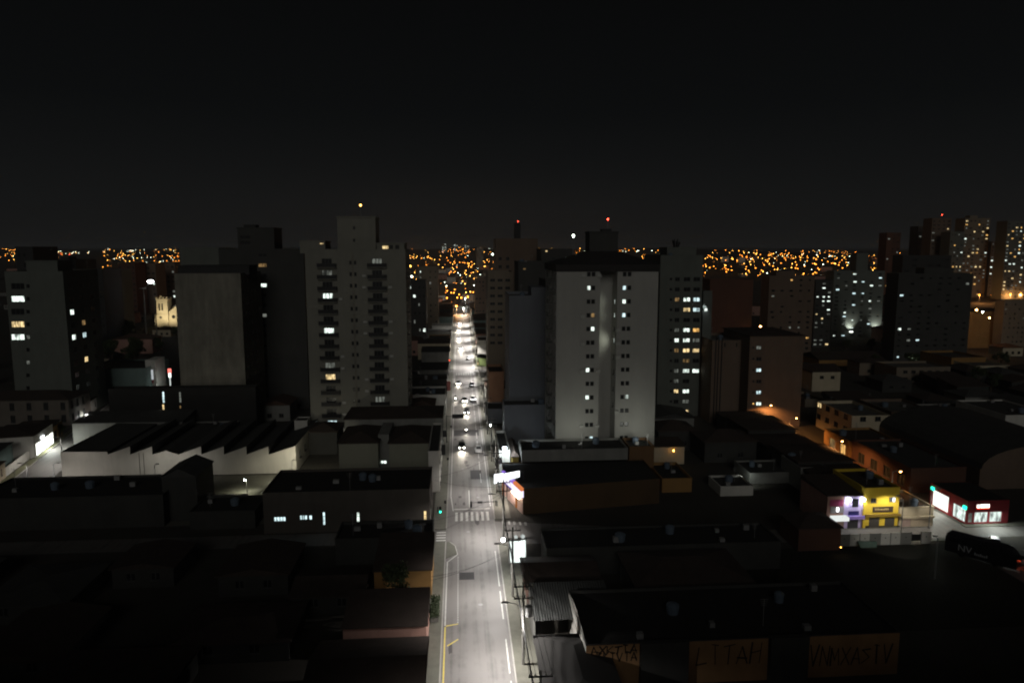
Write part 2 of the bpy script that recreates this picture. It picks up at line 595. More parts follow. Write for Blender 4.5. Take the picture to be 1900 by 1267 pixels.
for j in range(len(gy) - 1):
    for i in range(n - 1):
        gb.f.append((j * n + i, j * n + i + 1, (j + 1) * n + i + 1, (j + 1) * n + i)); gb.m.append(0)
struct(gb.build("ground", M_SOIL))

RL, RR = -2.7, 6.2          # kerb lines of the main street
PL, PR = -4.4, 8.6          # building lines
road = struct(MB().poly([(RL, 20, 0.006), (RR, 20, 0.006), (RR, 590, 0.006), (RL, 590, 0.006)]).build("road", M_ASPH))
crossL = struct(MB().poly([(-125, 117.4, 0.006), (RL, 117.3, 0.006), (RL, 122.7, 0.006), (-125, 122.7, 0.006)]).build("side_street", M_ASPH2))
crossR = struct(MB().poly([(RR, 116, 0.006), (45, 113, 0.006), (91.8, 112.4, 0.006), (160, 112, 0.006), (160, 117.4, 0.006),
                           (91.8, 117.6, 0.006), (45, 118.6, 0.006), (RR, 126, 0.006)]).build("side_street", M_ASPH2))
rightst = struct(MB().poly([(84.6, 117.7, 0.006), (91.0, 117.7, 0.006), (91.0, 620, 0.006), (84.6, 620, 0.006)]).build("road", M_ASPH2))
rightst2 = struct(MB().poly([(84.6, 30, 0.006), (91.0, 30, 0.006), (91.0, 112.3, 0.006), (84.6, 112.3, 0.006)]).build("road", M_ASPH2))
lst_a, lst_b = Vector((-90.0, 141)), Vector((-111.5, 245))
dv = (lst_b - lst_a).normalized(); nv = Vector((dv.y, -dv.x))
def LS(t, off, z=0.0):
    p = lst_a + dv * t + nv * off
    return (p.x, p.y, z)
struct(MB().poly([LS(-14, -4, 0.008), LS(-14, 4, 0.008), LS(110, 4, 0.008), LS(110, -4, 0.008)]).build("road", M_ASPH2))
struct(MB().poly([(-86, 128, 0.007), (-20, 128, 0.007), (-20, 157, 0.007), (-86, 157, 0.007)]).build("yard_paving", M_PAVE))

def pave(x0, x1, y0, y1):
    b = MB().box(x0, x1, y0, y1, 0.0, 0.13)
    return struct(b.build("pavement", M_PAVE))
def kerb(x, y0, y1):
    b = MB().box(x - 0.09, x + 0.09, y0, y1, 0.0, 0.14)
    return struct(b.build("kerb", M_KERB))
for (y0, y1) in ((20, 117.2), (122.8, 286), (293, 430), (438, 590)):
    pave(-5.2, RL - 0.092, y0, y1)
    kerb(RL, y0, y1)
for (y0, y1) in ((20, 115.6), (127, 286), (293, 430), (438, 590)):
    pave(RR + 0.092, 9.2, y0, y1)
    kerb(RR, y0, y1)
struct(MB().poly([(-70, 286.3, 0.006), (RL, 286.3, 0.006), (RL, 292.7, 0.006), (-70, 292.7, 0.006)]).build("side_street", M_ASPH2))
struct(MB().poly([(RR, 286.3, 0.006), (80, 286.3, 0.006), (80, 292.7, 0.006), (RR, 292.7, 0.006)]).build("side_street", M_ASPH2))
struct(MB().poly([(-60, 590.2, 0.006), (70, 590.2, 0.006), (70, 598, 0.006), (-60, 598, 0.006)]).build("side_street", M_ASPH2))
# kerb build-out on the left corner
struct(MB().prism([(RL + 0.092, 110.6), (-0.75, 112.3), (-1.15, 115.4), (-2.0, 117.0), (RL + 0.092, 117.3)], 0.0, 0.11).build("pavement", M_PAVE))

def mark(x0, x1, y0, y1, mat=M_PAINT, name="lane_line", z=0.011):
    return MB().poly([(x0, y0, z), (x1, y0, z), (x1, y1, z), (x0, y1, z)]).build(name, mat, road)
def markq(pts, mat=M_PAINT, name="lane_line", z=0.011):
    return MB().poly([(p[0], p[1], z) for p in pts]).build(name, mat, road)
mark(-2.38, -2.20, 20, 89.5, M_PAINTY)
mark(-2.40, -2.22, 89.8, 109.6)
mark(5.52, 5.68, 20, 77, M_PAINT)
for (a, b_) in ((78.5, 86), (91, 99), (100.5, 113)):
    mark(5.5, 5.66, a, b_, M_PAINT)
markq([(-2.3, 109.5), (-2.1, 109.5), (-0.6, 112.1), (-0.8, 112.1)])
markq([(-0.78, 112.1), (-0.6, 112.1), (-1.05, 115.6), (-1.2, 115.6)])
markq([(-1.2, 115.6), (-1.05, 115.6), (-1.95, 117.3), (-2.1, 117.3)])
y = 90.5
while y < 111:
    mark(-0.67, -0.53, y, y + 0.30, M_PAINT, "lane_dash")
    y += 0.62
markq([(-2.2, 89.6), (-0.55, 90.1), (-0.55, 90.3), (-2.2, 89.9)], M_PAINTY)
markq([(-1.9, 84.8), (-0.5, 86.3), (-0.6, 86.5), (-2.0, 85.0)], M_PAINTY)
for i in range(7):                                   # zebra crossing
    mark(-1.15 + i * 0.98, -0.68 + i * 0.98, 126.6, 131.0, M_PAINT, "crosswalk_stripe")
for i in range(4):                                   # crossing on the side street
    MB().poly([(-4.4, 117.8 + i * 1.15, 0.012), (-2.75, 117.8 + i * 1.15, 0.012), (-2.75, 118.3 + i * 1.15, 0.012), (-4.4, 118.3 + i * 1.15, 0.012)]).build("crosswalk_stripe", M_PAINT, crossL)
for i in range(5):
    x = 7.5 + i * 1.0
    MB().poly([(x, 124.6 - i * 0.22, 0.012), (x + 0.45, 124.5 - i * 0.22, 0.012), (x + 0.45, 126.0 - i * 0.22, 0.012), (x, 126.1 - i * 0.22, 0.012)]).build("crosswalk_stripe", M_PAINT, crossR)
mark(-1.35, 5.5, 132.4, 132.9, M_PAINT, "stop_line")
markq([(-2.15, 140), (-1.97, 140), (-1.45, 131.8), (-1.65, 131.8)])
mark(1.55, 1.72, 133.2, 143.5)
mark(-2.15, -1.98, 140.2, 284)
for y0 in range(148, 284, 9):
    mark(4.25, 4.40, y0, y0 + 6.5)
mark(5.62, 5.78, 134, 284)
for i in range(8):
    mark(-1.6 + i * 0.95, -1.1 + i * 0.95, 280, 284.5, M_PAINT, "crosswalk_stripe")
mark(-2.15, -1.95, 294, 430)
mark(5.6, 5.8, 294, 430)
for i in range(8):
    mark(-1.6 + i * 0.95, -1.0 + i * 0.95, 424, 429.5, M_PAINT, "crosswalk_stripe")
# patches of mended asphalt and manhole lids
M_PATCH = pm("asphalt_patch", (0.05, 0.048, 0.05), 0.75, 0.4, 1.5)
mark(2.1, 4.6, 150.5, 157, M_PATCH, "asphalt_patch", 0.009)
mark(-1.8, 5.0, 187, 193.5, M_PATCH, "asphalt_patch", 0.009)
mark(-0.4, 1.9, 103, 105.5, M_PATCH, "asphalt_patch", 0.009)
qp = random.Random(31)
M_PATCH2 = pm("asphalt_patch_grey", (0.085, 0.08, 0.08), 0.75, 0.4, 1.5)
M_PATCH3 = pm("asphalt_patch_pale", (0.16, 0.15, 0.15), 0.8, 0.4, 1.5)
for k in range(26):
    cx_, cy2 = qp.uniform(-1.6, 5.0), qp.uniform(62, 260)
    rw, rl_ = qp.uniform(0.15, 0.6), qp.uniform(0.4, 2.2)
    pts_ = [(cx_ + rw * math.cos(a_ * 0.785) * qp.uniform(0.6, 1.1), cy2 + rl_ * math.sin(a_ * 0.785) * qp.uniform(0.6, 1.1)) for a_ in range(8)]
    markq(pts_, qp.choice([M_PATCH2, M_PATCH2, M_PATCH3]), "asphalt_patch", 0.0075 + 0.00004 * k)
for (mx_, my_) in ((2.6, 95.2), (1.2, 121.5), (3.4, 139.0), (0.4, 158.2)):
    b = MB()
    b.lathe([(0.33, 0.008), (0.33, 0.013)], mx_, my_, 12)
    b.build("manhole_lid", M_STEEL, road)

# ------------------------------------------------------------------ wall paints
C_T1 = pm("tower_cream", (0.22, 0.215, 0.185), 0.9, 0.18, 0.15, 0.30)
C_T2 = pm("tower_white", (0.345, 0.34, 0.318), 0.9, 0.14, 0.12, 0.22)
C_T3 = pm("tower_bare_render", (0.25, 0.235, 0.195), 0.95, 0.5, 0.16, 0.9)
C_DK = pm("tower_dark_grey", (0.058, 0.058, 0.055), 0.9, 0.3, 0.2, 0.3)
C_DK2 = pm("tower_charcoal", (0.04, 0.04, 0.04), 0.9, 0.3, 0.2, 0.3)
C_BLUE = pm("tower_blue_grey", (0.15, 0.16, 0.18), 0.9, 0.2, 0.2, 0.25)
C_BRN = pm("tower_brown", (0.155, 0.112, 0.085), 0.9, 0.25, 0.2, 0.3)
C_RED = pm("tower_brick_red", (0.10, 0.05, 0.036), 0.9, 0.25, 0.2, 0.3)
C_TAN = pm("tower_tan", (0.20, 0.165, 0.125), 0.9, 0.25, 0.2, 0.3)
C_GRN = pm("tower_grey_green", (0.13, 0.14, 0.125), 0.9, 0.25, 0.2, 0.3)
C_WHT = pm("plaster_white", (0.55, 0.54, 0.50), 0.9, 0.25, 0.3, 0.35)
C_GRY = pm("plaster_grey", (0.22, 0.22, 0.205), 0.9, 0.35, 0.3, 0.45)
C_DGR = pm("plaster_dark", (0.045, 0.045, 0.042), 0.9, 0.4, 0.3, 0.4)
C_YEL = pm("plaster_yellow", (0.62, 0.44, 0.04), 0.85, 0.15, 0.4, 0.15)
C_OCH = pm("plaster_ochre", (0.30, 0.17, 0.06), 0.9, 0.3, 0.3, 0.35)
C_OBR = pm("plaster_orange_brown", (0.17, 0.095, 0.045), 0.9, 0.3, 0.3, 0.35)
C_PNK = pm("plaster_pink", (0.38, 0.22, 0.18), 0.9, 0.3, 0.3, 0.35)
C_LIL = pm("plaster_lilac", (0.46, 0.38, 0.62), 0.85, 0.15, 0.5, 0.15)
C_CRM = pm("plaster_cream", (0.50, 0.43, 0.31), 0.9, 0.25, 0.3, 0.3)
C_GRE = pm("plaster_green", (0.13, 0.17, 0.06), 0.9, 0.25, 0.3, 0.3)
C_MAR = pm("shop_red", (0.20, 0.018, 0.024), 0.6, 0.2, 0.6)
C_TEAL = pm("plaster_teal", (0.16, 0.22, 0.21), 0.9, 0.3, 0.3, 0.35)

# ================================================================== TOWERS
# ---- cream balcony tower left of the street
Y1 = 184.0
t1x0, t1z = P(565, 463, Y1)
t1x1, _ = P(752, 463, Y1)
wn = []
cols = [(P(610, 600, Y1)[0] - t1x0), (P(702, 600, Y1)[0] - t1x0)]
cs = [(P(653.5, 600, Y1)[0] - t1x0), (P(662, 600, Y1)[0] - t1x0)]
fl1 = [P(650, 489 + 21.35 * i, Y1)[1] for i in range(15)]
LIT1 = {(0, 3): 'w', (0, 6): 'w', (0, 10): 'y', (0, 14): 'c', (1, 0): 'm', (1, 13): 'm', (1, 12): 'm', (0, 1): 'm', (0, 9): 'm'}
for i, z in enumerate(fl1):
    for c in (0, 1):
        wn.append((cols[c], z + 0.15, 2.5, 2.2, LIT1.get((c, i), 'd'), 'double'))
    for c in cs:
        wn.append((c, z + 0.2, 0.62, 1.0, 'd', 'plain'))
sidew = []
for i, z in enumerate(fl1):
    for u in (3.2, 8.2, 13.2):
        sidew.append((u, z + 0.2, 1.7, 1.3, R.choice('dddddd') if (i, u) not in ((5, 8.2), (2, 3.2), (9, 3.2)) else 'a', 'sash'))
t1 = bld("apartment_tower", "cream apartment tower with two columns of dark balconies left of the lit street", "tower", t1x0, t1x1, Y1, Y1 + 17, t1z, C_T1,
         M_CONC, wins={'F': wn, 'R': sidew}, par=1.0, frame=M_FRAME)
bal = MB()
bal.box(-2.4, 2.4, -1.0, -0.003, -1.08, -0.93)
slabm = bal.mesh("balcony", [C_T1])
rl = MB()
rl.box(-2.4, 2.4, -1.0, -0.93, -0.925, -0.80); rl.box(-2.4, 2.4, -1.0, -0.93, -0.02, 0.06)
rl.box(-2.4, -2.33, -0.93, -0.01, -0.925, 0.06); rl.box(2.33, 2.4, -0.93, -0.01, -0.925, 0.06)
for k in range(24):
    x = -2.3 + k * 0.2
    rl.box(x - 0.035, x + 0.035, -0.985, -0.945, -0.80, -0.02)
rl.box(-2.3, 2.3, -0.93, -0.89, -0.925, -0.03)
railm = rl.mesh("railing", [M_BLACK])
for i, z in enumerate(fl1):
    for c in (0, 1):
        o = link("balcony", slabm, t1, (cols[c], 0, z))
        link("railing", railm, o)
slabs = MB(); slabs.box(0.003, 0.75, -1.3, 1.3, -1.05, -0.9); slabs.box(0.68, 0.75, -1.3, 1.3, -0.9, 0.0)
slabs = slabs.mesh("balcony", [M_CONC])
for i, z in enumerate(fl1):
    link("balcony", slabs, t1, (t1x1 - t1x0, 3.2, z))
MB().box(P(657.7, 600, Y1)[0] - t1x0 - 0.25, P(657.7, 600, Y1)[0] - t1x0 + 0.25, -0.05, -0.003, 0, t1z - 0.6).build("downpipe", C_T3, t1)
def roofbox(root, name, px0, px1, pyt, Y, dep, zb, wall, wins=None, cap=0.0, off=0.0):
    """plant room on the roof, a part of its tower"""
    x0, z1 = P(px0, pyt, Y + off); x1, _ = P(px1, pyt, Y + off)
    rx, ry, rz_ = root.location
    b = MB()
    w = []
    if wins:
        for (px, py, ww, hh) in wins:
            X, Z = P(px, py, Y + off)
            w.append((X - x0 - ww / 2, X - x0 + ww / 2, Z - zb - hh / 2, Z - zb + hh / 2))
    facade(b, 'F', x1 - x0, z1 - zb, w, 0.2, (0, x1 - x0, 0, dep))
    for ax in 'BLR':
        facade(b, ax, (x1 - x0) if ax == 'B' else dep, z1 - zb, [], 0.2, (0, x1 - x0, 0, dep))
    b.poly([(0, 0, z1 - zb), (x1 - x0, 0, z1 - zb), (x1 - x0, dep, z1 - zb), (0, dep, z1 - zb)])
    if cap:
        b.box(-cap, x1 - x0 + cap, -cap, dep + cap, z1 - zb + 0.003, z1 - zb + 0.35)
    o = b.build(name, wall, root, (x0 - rx, Y + off - ry, zb - rz_))
    for h in w:
        MB().poly([(h[0], 0.2, h[2]), (h[1], 0.2, h[2]), (h[1], 0.2, h[3]), (h[0], 0.2, h[3])]).build("window", M_GLASS, o)
    return o
zr = t1z - 1.0
wt = roofbox(t1, "water_tank", 625, 696, 404, Y1, 9.0, zr, C_T1, [(657, 423, 0.6, 0.8), (657, 446, 0.6, 0.8)], 0.25, 2.0)
roofbox(t1, "penthouse", 556, 603, 449, Y1, 8.0, zr, C_T1, None, 0.12, 5.0)
pr = roofbox(t1, "penthouse", 686, 750, 453, Y1, 9.0, zr, C_T1, [(694, 459, 1.4, 1.0), (722, 459, 2.0, 1.2), (737, 459, 1.0, 1.2)], 0.12, 3.0)
link("window", win_mesh(1.6, 0.9, 'y', M_FRAME, 'sash'), t1, (P(715, 459, Y1 + 2.9)[0] - t1x0, 2.9, P(715, 459, Y1 + 2.9)[1]))
link("window", win_mesh(1.0, 0.4, 'y', M_FRAME, 'plain'), t1, (P(597, 450, Y1 + 4.9)[0] - t1x0, 4.9, P(597, 452, Y1 + 4.9)[1]))
def beacon(root, px, py, Y, col, base_z, power=0, name="beacon", r=0.22):
    X, Z = P(px, py, Y)
    rx, ry, rz_ = root.location
    b = MB().tube([(0, 0, base_z - Z), (0, 0, -r)], 0.06, 5)
    m = b.build("mast", M_STEEL, root, (X - rx, Y - ry, Z - rz_))
    o = MB().lathe([(0.05, -r), (r, -r * 0.5), (r, r * 0.5), (0.05, r)], 0, 0, 8).build(name, col, m)
    return o
beacon(t1, 669, 381, Y1 + 5, M_YELF, P(669, 404, Y1 + 5)[1], r=0.24)
for (px, py) in ((590, 430), (576, 436)):
    X, Z = P(px, py, Y1 + 8)
    MB().tube([(0, 0, 0), (0, 0, Z - zr)], 0.05, 4).build("mast", M_STEEL, t1, (X - t1x0, 8, zr))

# ---- white tower right of the street, recessed middle bay, hipped dark roof
Y2 = 155.0
t2x0, t2z = P(1033, 504, Y2)
t2x1, _ = P(1222, 504, Y2)
Wd = t2x1 - t2x0
t2 = thing("apartment_tower", "white apartment tower with recessed centre bay and dark hipped roof right of the street", "tower", (t2x0, Y2, 0))
FOOT.append((t2x0, t2x1, Y2, Y2 + 20))
rx0, rx1 = P(1114, 504, Y2)[0] - t2x0, P(1146, 504, Y2)[0] - t2x0
RD = 5.0
fl2 = [P(1100, 509 + 25.35 * i, Y2)[1] for i in range(13)]
b = MB()
LIT2 = {(0, 1): 'w', (1, 4): 'w', (0, 7): 'w', (0, 9): 'w', (3, 9): 'w', (2, 1): 'c', (2, 2): 'w', (2, 3): 'c', (1, 12): 'c', (1, 3): 'a'}
c2 = [P(p, 640, Y2)[0] - t2x0 for p in (1091.0, 1099.5, 1156.5, 1165.5)]
holesL, holesR, plc = [], [], []
for i, z in enumerate(fl2):
    for c in range(4):
        (holesL if c < 2 else holesR).append((c2[c] - 0.42, c2[c] + 0.42, z - 0.5, z + 0.5))
        plc.append((c2[c], z, LIT2.get((c, i), 'd')))
facade(b, 'F', rx0, t2z, holesL, 0.22, (0, Wd, 0, 20))
facade(b, 'F', Wd - rx1, t2z, [(h[0] - rx1, h[1] - rx1, h[2], h[3]) for h in holesR], 0.22, (rx1, Wd, 0, 20))
wl = [(2.6, z + 0.1, 1.5, 1.2) for z in fl2] + [(7.5, z + 0.1, 1.5, 1.2) for z in fl2] + [(12.5, z, 1.5, 1.2) for z in fl2]
facade(b, 'L', 20, t2z, [(u - w / 2, u + w / 2, z - h / 2, z + h / 2) for u, z, w, h in wl], 0.22, (0, Wd, 0, 20))
facade(b, 'R', 20, t2z, [], 0.22, (0, Wd, 0, 20))
facade(b, 'B', Wd, t2z, [], 0.22, (0, Wd, 0, 20))
b.build("wall", C_T2, t2)
rb = MB()   # recessed bay: back wall and two cheeks; the right cheek has the lit stair windows
facade(rb, 'F', rx1 - rx0, t2z, [], 0.2, (rx0, rx1, RD, 20))
facade(rb, 'R', RD, t2z, [], 0.2, (rx0 - 1, rx0, 0, RD))
ch = [(2.5, P(1140, q, Y2 + 2.5)[1]) for q in (560, 585, 632, 610, 662, 690, 720, 750)]
facade(rb, 'L', RD, t2z, [(u - 0.6, u + 0.6, z - 0.55, z + 0.55) for u, z in ch], 0.15, (rx1, rx1 + 1, 0, RD))
rb.build("recessed_bay", C_T2, t2)
for k, (u, z) in enumerate(ch):
    link("window", win_mesh(1.2, 1.1, 'w' if k < 3 else 'd', M_FRAME, 'sash'), t2, (rx1 + 0.1, u, z), RZ['L'])
    if k < 3:
        light('SPOT', "window_light", t2, (rx1 - 0.15, u, z), (130, 90, 300)[k], (0.95, 1.0, 0.82), 0.7, (-1, 0.25 if k < 2 else 0.6, -0.12), 120, 0.8)
for (x, z, kd) in plc:
    link("window", win_mesh(0.84, 1.0, kd, M_FRAME, 'plain'), t2, (x, 0.168, z))
for k, (u, z, w, h) in enumerate(wl):
    link("window", win_mesh(1.5, 1.2, 'm' if k in (2, 5, 18, 21, 9) else 'd', M_FRAME, 'sash'), t2, (0.168, u, z), RZ['L'])
sb = MB(); sb.box(-1.1, -0.003, -1.2, 1.2, -0.9, -0.75); sb.box(-1.1, -1.02, -1.2, 1.2, -0.75, 0.15)
sbm = sb.mesh("balcony", [C_GRN])
for z in fl2:
    link("balcony", sbm, t2, (0, 7.5, z))
hr = MB()
ov = 0.25
zr2 = t2z + 0.02
a, b_, c, d = -ov, Wd + ov, -ov, 20 + ov
tx0, tx1 = P(1094, 466, Y2 + 9)[0] - t2x0, P(1147, 466, Y2 + 9)[0] - t2x0
tz = P(1120, 466, Y2 + 9)[1]
top = [(tx0, 8.5, tz), (tx1, 8.5, tz), (tx1, 14, tz), (tx0, 14, tz)]
low = [(a, c, zr2 + 1.5), (b_, c, zr2 + 1.5), (b_, d, zr2 + 1.5), (a, d, zr2 + 1.5)]
for i in range(4):
    j = (i + 1) % 4
    hr.poly([low[i], low[j], top[j], top[i]])
    hr.poly([(low[i][0], low[i][1], zr2), (low[j][0], low[j][1], zr2), low[j], low[i]])
hr.poly(top)
hr.poly([(a, c, zr2), (a, d, zr2), (b_, d, zr2), (b_, c, zr2)])
hr.build("roof", pm("roof_slate_black", (0.03, 0.028, 0.027), 0.9, 0.4, 0.5), t2)
roofbox(t2, "plant_room", 1094, 1147, 432, Y2, 5.5, tz, C_DK, None, 0.15, 8.6)
roofbox(t2, "antenna_cabinet", 1116, 1135, 425, Y2, 1.5, P(1120, 432, Y2 + 9)[1] + 0.36, C_DK2, None, 0, 9.5)
beacon(t2, 1128, 407, Y2 + 10, M_REDF, P(1128, 426, Y2 + 10)[1], r=0.15)
MB().lathe([(0.05, 0), (0.25, 0.3), (0.3, 0.5), (0.25, 0.7), (0.05, 0.8)], P(1064, 437, Y2 + 22)[0] - t2x0, 22, 10).build("globe_lamp", M_WHIF, t2, (0, 0, P(1064, 441, Y2 + 22)[1]))
MB().tube([(P(1064, 437, Y2 + 22)[0] - t2x0, 22, t2z - 6), (P(1064, 437, Y2 + 22)[0] - t2x0, 22, P(1064, 441, Y2 + 22)[1])], 0.06, 5).build("mast", M_STEEL, t2)

for u in (4.0, Wd - 4.5):  # added uplights with housings, in place of street glow on the tower foot
    MB().box(u - 0.25, u + 0.25, -8.3, -8.0, 8.6, 8.9).build("floodlight_housing", M_BLACK, t2)
    light('SPOT', "tower_glow_fill", t2, (u, -8.0, 9.2), 720, (0.97, 1.0, 0.88), 1.5, (0, 1.0, 0.45), 150, 1.0)
qa = random.Random(17)
def ac_units(root, spots, n_):
    acm = MB().box(-0.45, 0.45, -0.38, -0.004, -0.3, 0.3).mesh("air_conditioner", [M_FRAMEW])
    for (x_, z_) in qa.sample(spots, n_):
        link("air_conditioner", acm, root, (x_, 0, z_))
ac_units(t2, [(c2[1] + 1.25, z - 0.3) for z in fl2] + [(c2[2] - 1.25, z - 0.3) for z in fl2] + [(c2[0] - 1.3, z - 0.3) for z in fl2], 13)
ac_units(t1, [(cols[0] + 3.3, z - 0.2) for z in fl1] + [(cols[1] - 3.3, z - 0.2) for z in fl1] + [(cols[1] + 3.2, z - 0.2) for z in fl1], 16)
# ---- blank rendered tower on the left
t3 = pb("office_block", "blank stained concrete block with flat dark roof left of the cream tower", "building", 323, 446, 508, 200, 20, C_T3, M_FIBRE, par=0.4,
        wins={'R': [(2 + 3.4 * k, z, 1.3, 1.2, 'd') for k in range(5) for z in range(8, 42, 3)]})
roofbox(t3, "roof_house", 330, 462, 495, 200, 8, P(380, 508, 200)[1] - 0.4, C_DK2, None, 0.2, 4)
# ---- dark tower behind it
w4 = [(487, 455 + 18.6 * i, 15, 6.5, {2: 'a', 4: 'w', 7: 'm'}.get(i, 'd'), 'sash') for i in range(14)]
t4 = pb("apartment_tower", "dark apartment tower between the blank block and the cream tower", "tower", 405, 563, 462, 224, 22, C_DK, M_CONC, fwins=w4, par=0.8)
roofbox(t4, "plant_room", 440, 508, 424, 224, 10, P(480, 462, 224)[1] - 0.8, C_DK, [(455, 450, 3.0, 0.9), (455, 440, 3.0, 0.9)], 0.2, 3)
roofbox(t4, "water_tank", 452, 474, 417, 224, 4, P(480, 424, 227)[1] + 0.36, C_DK2, None, 0, 5)
# ---- flat dark slab far left of it
pb("office_block", "plain grey slab peeping over the blank stained block", "building", 333, 405, 460, 262, 20, C_GRN, M_CONC)
# ---- tower at the left edge
w5 = []
for i in range(12):
    py = 531 + 23.6 * i
    kd = {1: 'w', 3: 'y', 4: 'w', 6: 'c'}.get(i, 'd')
    w5.append((33, py, 22, 10.5, kd, 'double'))
    w5.append((52, py, 6, 7, 'm' if i in (4, 6) else 'd', 'plain'))
w5r = [(u, P(120, 534 + 23.6 * i, 215)[1], 2.2, 1.6, {(0, 2): 'w', (0, 4): 'w', (1, 4): 'c', (0, 5): 'd', (1, 3): 'a', (1, 6): 'y'}.get((k, i), 'd'), 'sash') for i in range(10) for k, u in enumerate((3.5, 9.5, 15.5))]
t5 = pb("apartment_tower", "grey apartment tower at the left edge with a column of lit white windows", "tower", 8, 116, 504, 215, 20, C_GRN, M_CONC, fwins=w5, wins={'R': w5r})
roofbox(t5, "plant_room", 48, 106, 486, 215, 8, P(60, 504, 215)[1] - 0.7, C_GRN, None, 0.2, 3)
# ---- window tower right of the white tower
w6 = []
L6 = {(1, 2): 'w', (2, 2): 'c', (0, 2): 'a', (1, 3): 'y', (2, 3): 'c', (0, 5): 'm', (1, 5): 'w', (2, 5): 'o', (0, 6): 'w', (1, 6): 'w', (2, 6): 'm', (0, 7): 'a', (1, 7): 'y', (2, 7): 'y',
      (1, 8): 'a', (0, 9): 'm', (1, 9): 'w', (2, 9): 'w', (0, 11): 'y', (1, 11): 'w', (0, 10): 'm', (1, 13): 'y', (2, 13): 'w', (1, 14): 'm', (2, 14): 'w', (0, 13): 'm', (1, 12): 'm', (2, 15): 'm', (1, 15): 'm'}
for i in range(16):
    for c, (px, wp) in enumerate(((1257, 9), (1275, 13), (1293, 13))):
        w6.append((px - i * 0.22, 518 + 18.9 * i, wp, 7.5, L6.get((c, i), 'd'), 'sash'))
    w6.append((1245, 518 + 18.9 * i, 5, 5, 'd', 'plain'))
t6 = pb("apartment_tower", "grey green tower with three columns of lit windows right of the white tower", "tower", 1226, 1305, 474, 205, 18, C_GRN, M_CONC, fwins=w6)
roofbox(t6, "plant_room", 1238, 1292, 461, 205, 8, P(1260, 474, 205)[1] - 0.7, C_GRN, None, 0.1, 3)
ag = MB()
for k in range(14):
    a_ = k * 0.9
    ag.tube([(0.6 * math.cos(a_), 0.5 * math.sin(a_), 0), (1.1 * math.cos(a_), 0.9 * math.sin(a_), R.uniform(1.2, 2.8))], 0.16, 5)
ag.build("antenna_cluster", M_BLACK, t6, (P(1258, 461, 209)[0] - t6.location.x, 6, P(1258, 461, 209)[1]))
t6b = pb("apartment_tower", "narrow side wing of the lit window tower with white work light", "tower", 1305.5, 1322, 540, 206, 14, C_GRN, M_CONC, fwins=[(1310, 575, 6, 6, 'w', 'plain'), (1312, 650, 3, 7, 'm', 'plain'), (1312, 680, 3, 7, 'm', 'plain')])
light('SPOT', "work_light", t6b, (P(1309, 570, 206)[0] - t6b.location.x, -0.8, P(1309, 566, 206)[1]), 160, (0.85, 0.95, 1), 0.2, (-0.6, 0.5, -1), 130, 0.7)
# ---- towers between the street and the white tower
t7 = pb("office_block", "plain blue grey blank walled block right of the street", "building", 945, 1012, 549, 186, 18, C_BLUE, M_CONC,
        wins={})
roofbox(t7, "stair_tower", 986, 1012, 533, 186, 9, P(980, 549, 186)[1] - 0.7, C_BLUE, None, 0.0, 0.05)
w8 = [(1020, 560 + 21 * i, 11, 9, {5: 'm', 8: 'm', 9: 'w'}.get(i, 'd'), 'sash') for i in range(11)]
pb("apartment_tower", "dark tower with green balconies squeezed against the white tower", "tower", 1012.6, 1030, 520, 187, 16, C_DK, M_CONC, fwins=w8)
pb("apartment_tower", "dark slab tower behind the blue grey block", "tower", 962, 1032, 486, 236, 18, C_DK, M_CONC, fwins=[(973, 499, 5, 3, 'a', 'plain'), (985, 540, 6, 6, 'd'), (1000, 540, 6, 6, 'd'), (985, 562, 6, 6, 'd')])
t9 = pb("apartment_tower", "brown tower with mast and red beacon behind the blue grey block", "tower", 920, 998, 443, 300, 22, C_BRN, M_CONC,
        fwins=[(942, 480 + 15 * i, 6, 6, 'w' if i == 3 else 'd') for i in range(10)] + [(928, 480 + 15 * i, 6, 6, 'd') for i in range(10)])
roofbox(t9, "stair_tower", 955, 966, 414, 300, 4, P(960, 443, 300)[1] - 0.5, C_DK2, None, 0, 6)
beacon(t9, 961, 411, 308, M_REDF, P(961, 414, 308)[1], r=0.13)
pb("apartment_tower", "tan tower with rows of shallow balconies beside the far street", "tower", 905, 952, 505, 262, 20, C_TAN, M_CONC,
   fwins=[(p, 520 + 14.5 * i, 9, 5, 'd') for p in (914, 928, 942) for i in range(9)], wins={'L': [(3 + 4 * k, z, 1.6, 1.2, 'd') for k in range(4) for z in range(8, 40, 3)]})
pb("apartment_tower", "dark low tower left of the hipped roof with two pale roof lamps", "tower", 1004, 1062, 462, 275, 16, C_DK, M_CONC,
   fwins=[(1006, 466, 4, 3, 'y', 'plain'), (1014, 466, 4, 3, 'y', 'plain'), (1028, 480, 5, 4, 'd')])
# ---- right: brown tower pair
w10 = []
L10 = {0: 'm', 1: 'd', 2: 'm', 4: 'y', 5: 'y', 6: 'w', 7: 'w', 8: 'm'}
for i in range(9):
    w10.append((1408, 645 + 20.8 * i, 10, 7, {0: 'm', 2: 'c', 4: 'c', 5: 'w', 6: 'y', 7: 'w', 8: 'w'}.get(i, 'd'), 'sash'))
    w10.append((1398, 645 + 20.8 * i, 4, 4, 'o' if i == 5 else 'd', 'plain'))
t10 = pb("apartment_tower", "brown tower with orange street glow at its foot and one column of lit windows", "tower", 1392, 1492, 624, 190, 20, C_BRN, M_TILE, fwins=w10, roof='hip', rise=1.2, over=0.4)
t10b = pb("apartment_tower", "dark brown windowless slab beside the brown tower with lit windows", "tower", 1322, 1391, 632, 196, 18, C_BRN, M_CONC, fwins=[(1345 + k * 22, 640, 3, 8, 'd', 'plain') for k in range(2)])
pipes = MB()
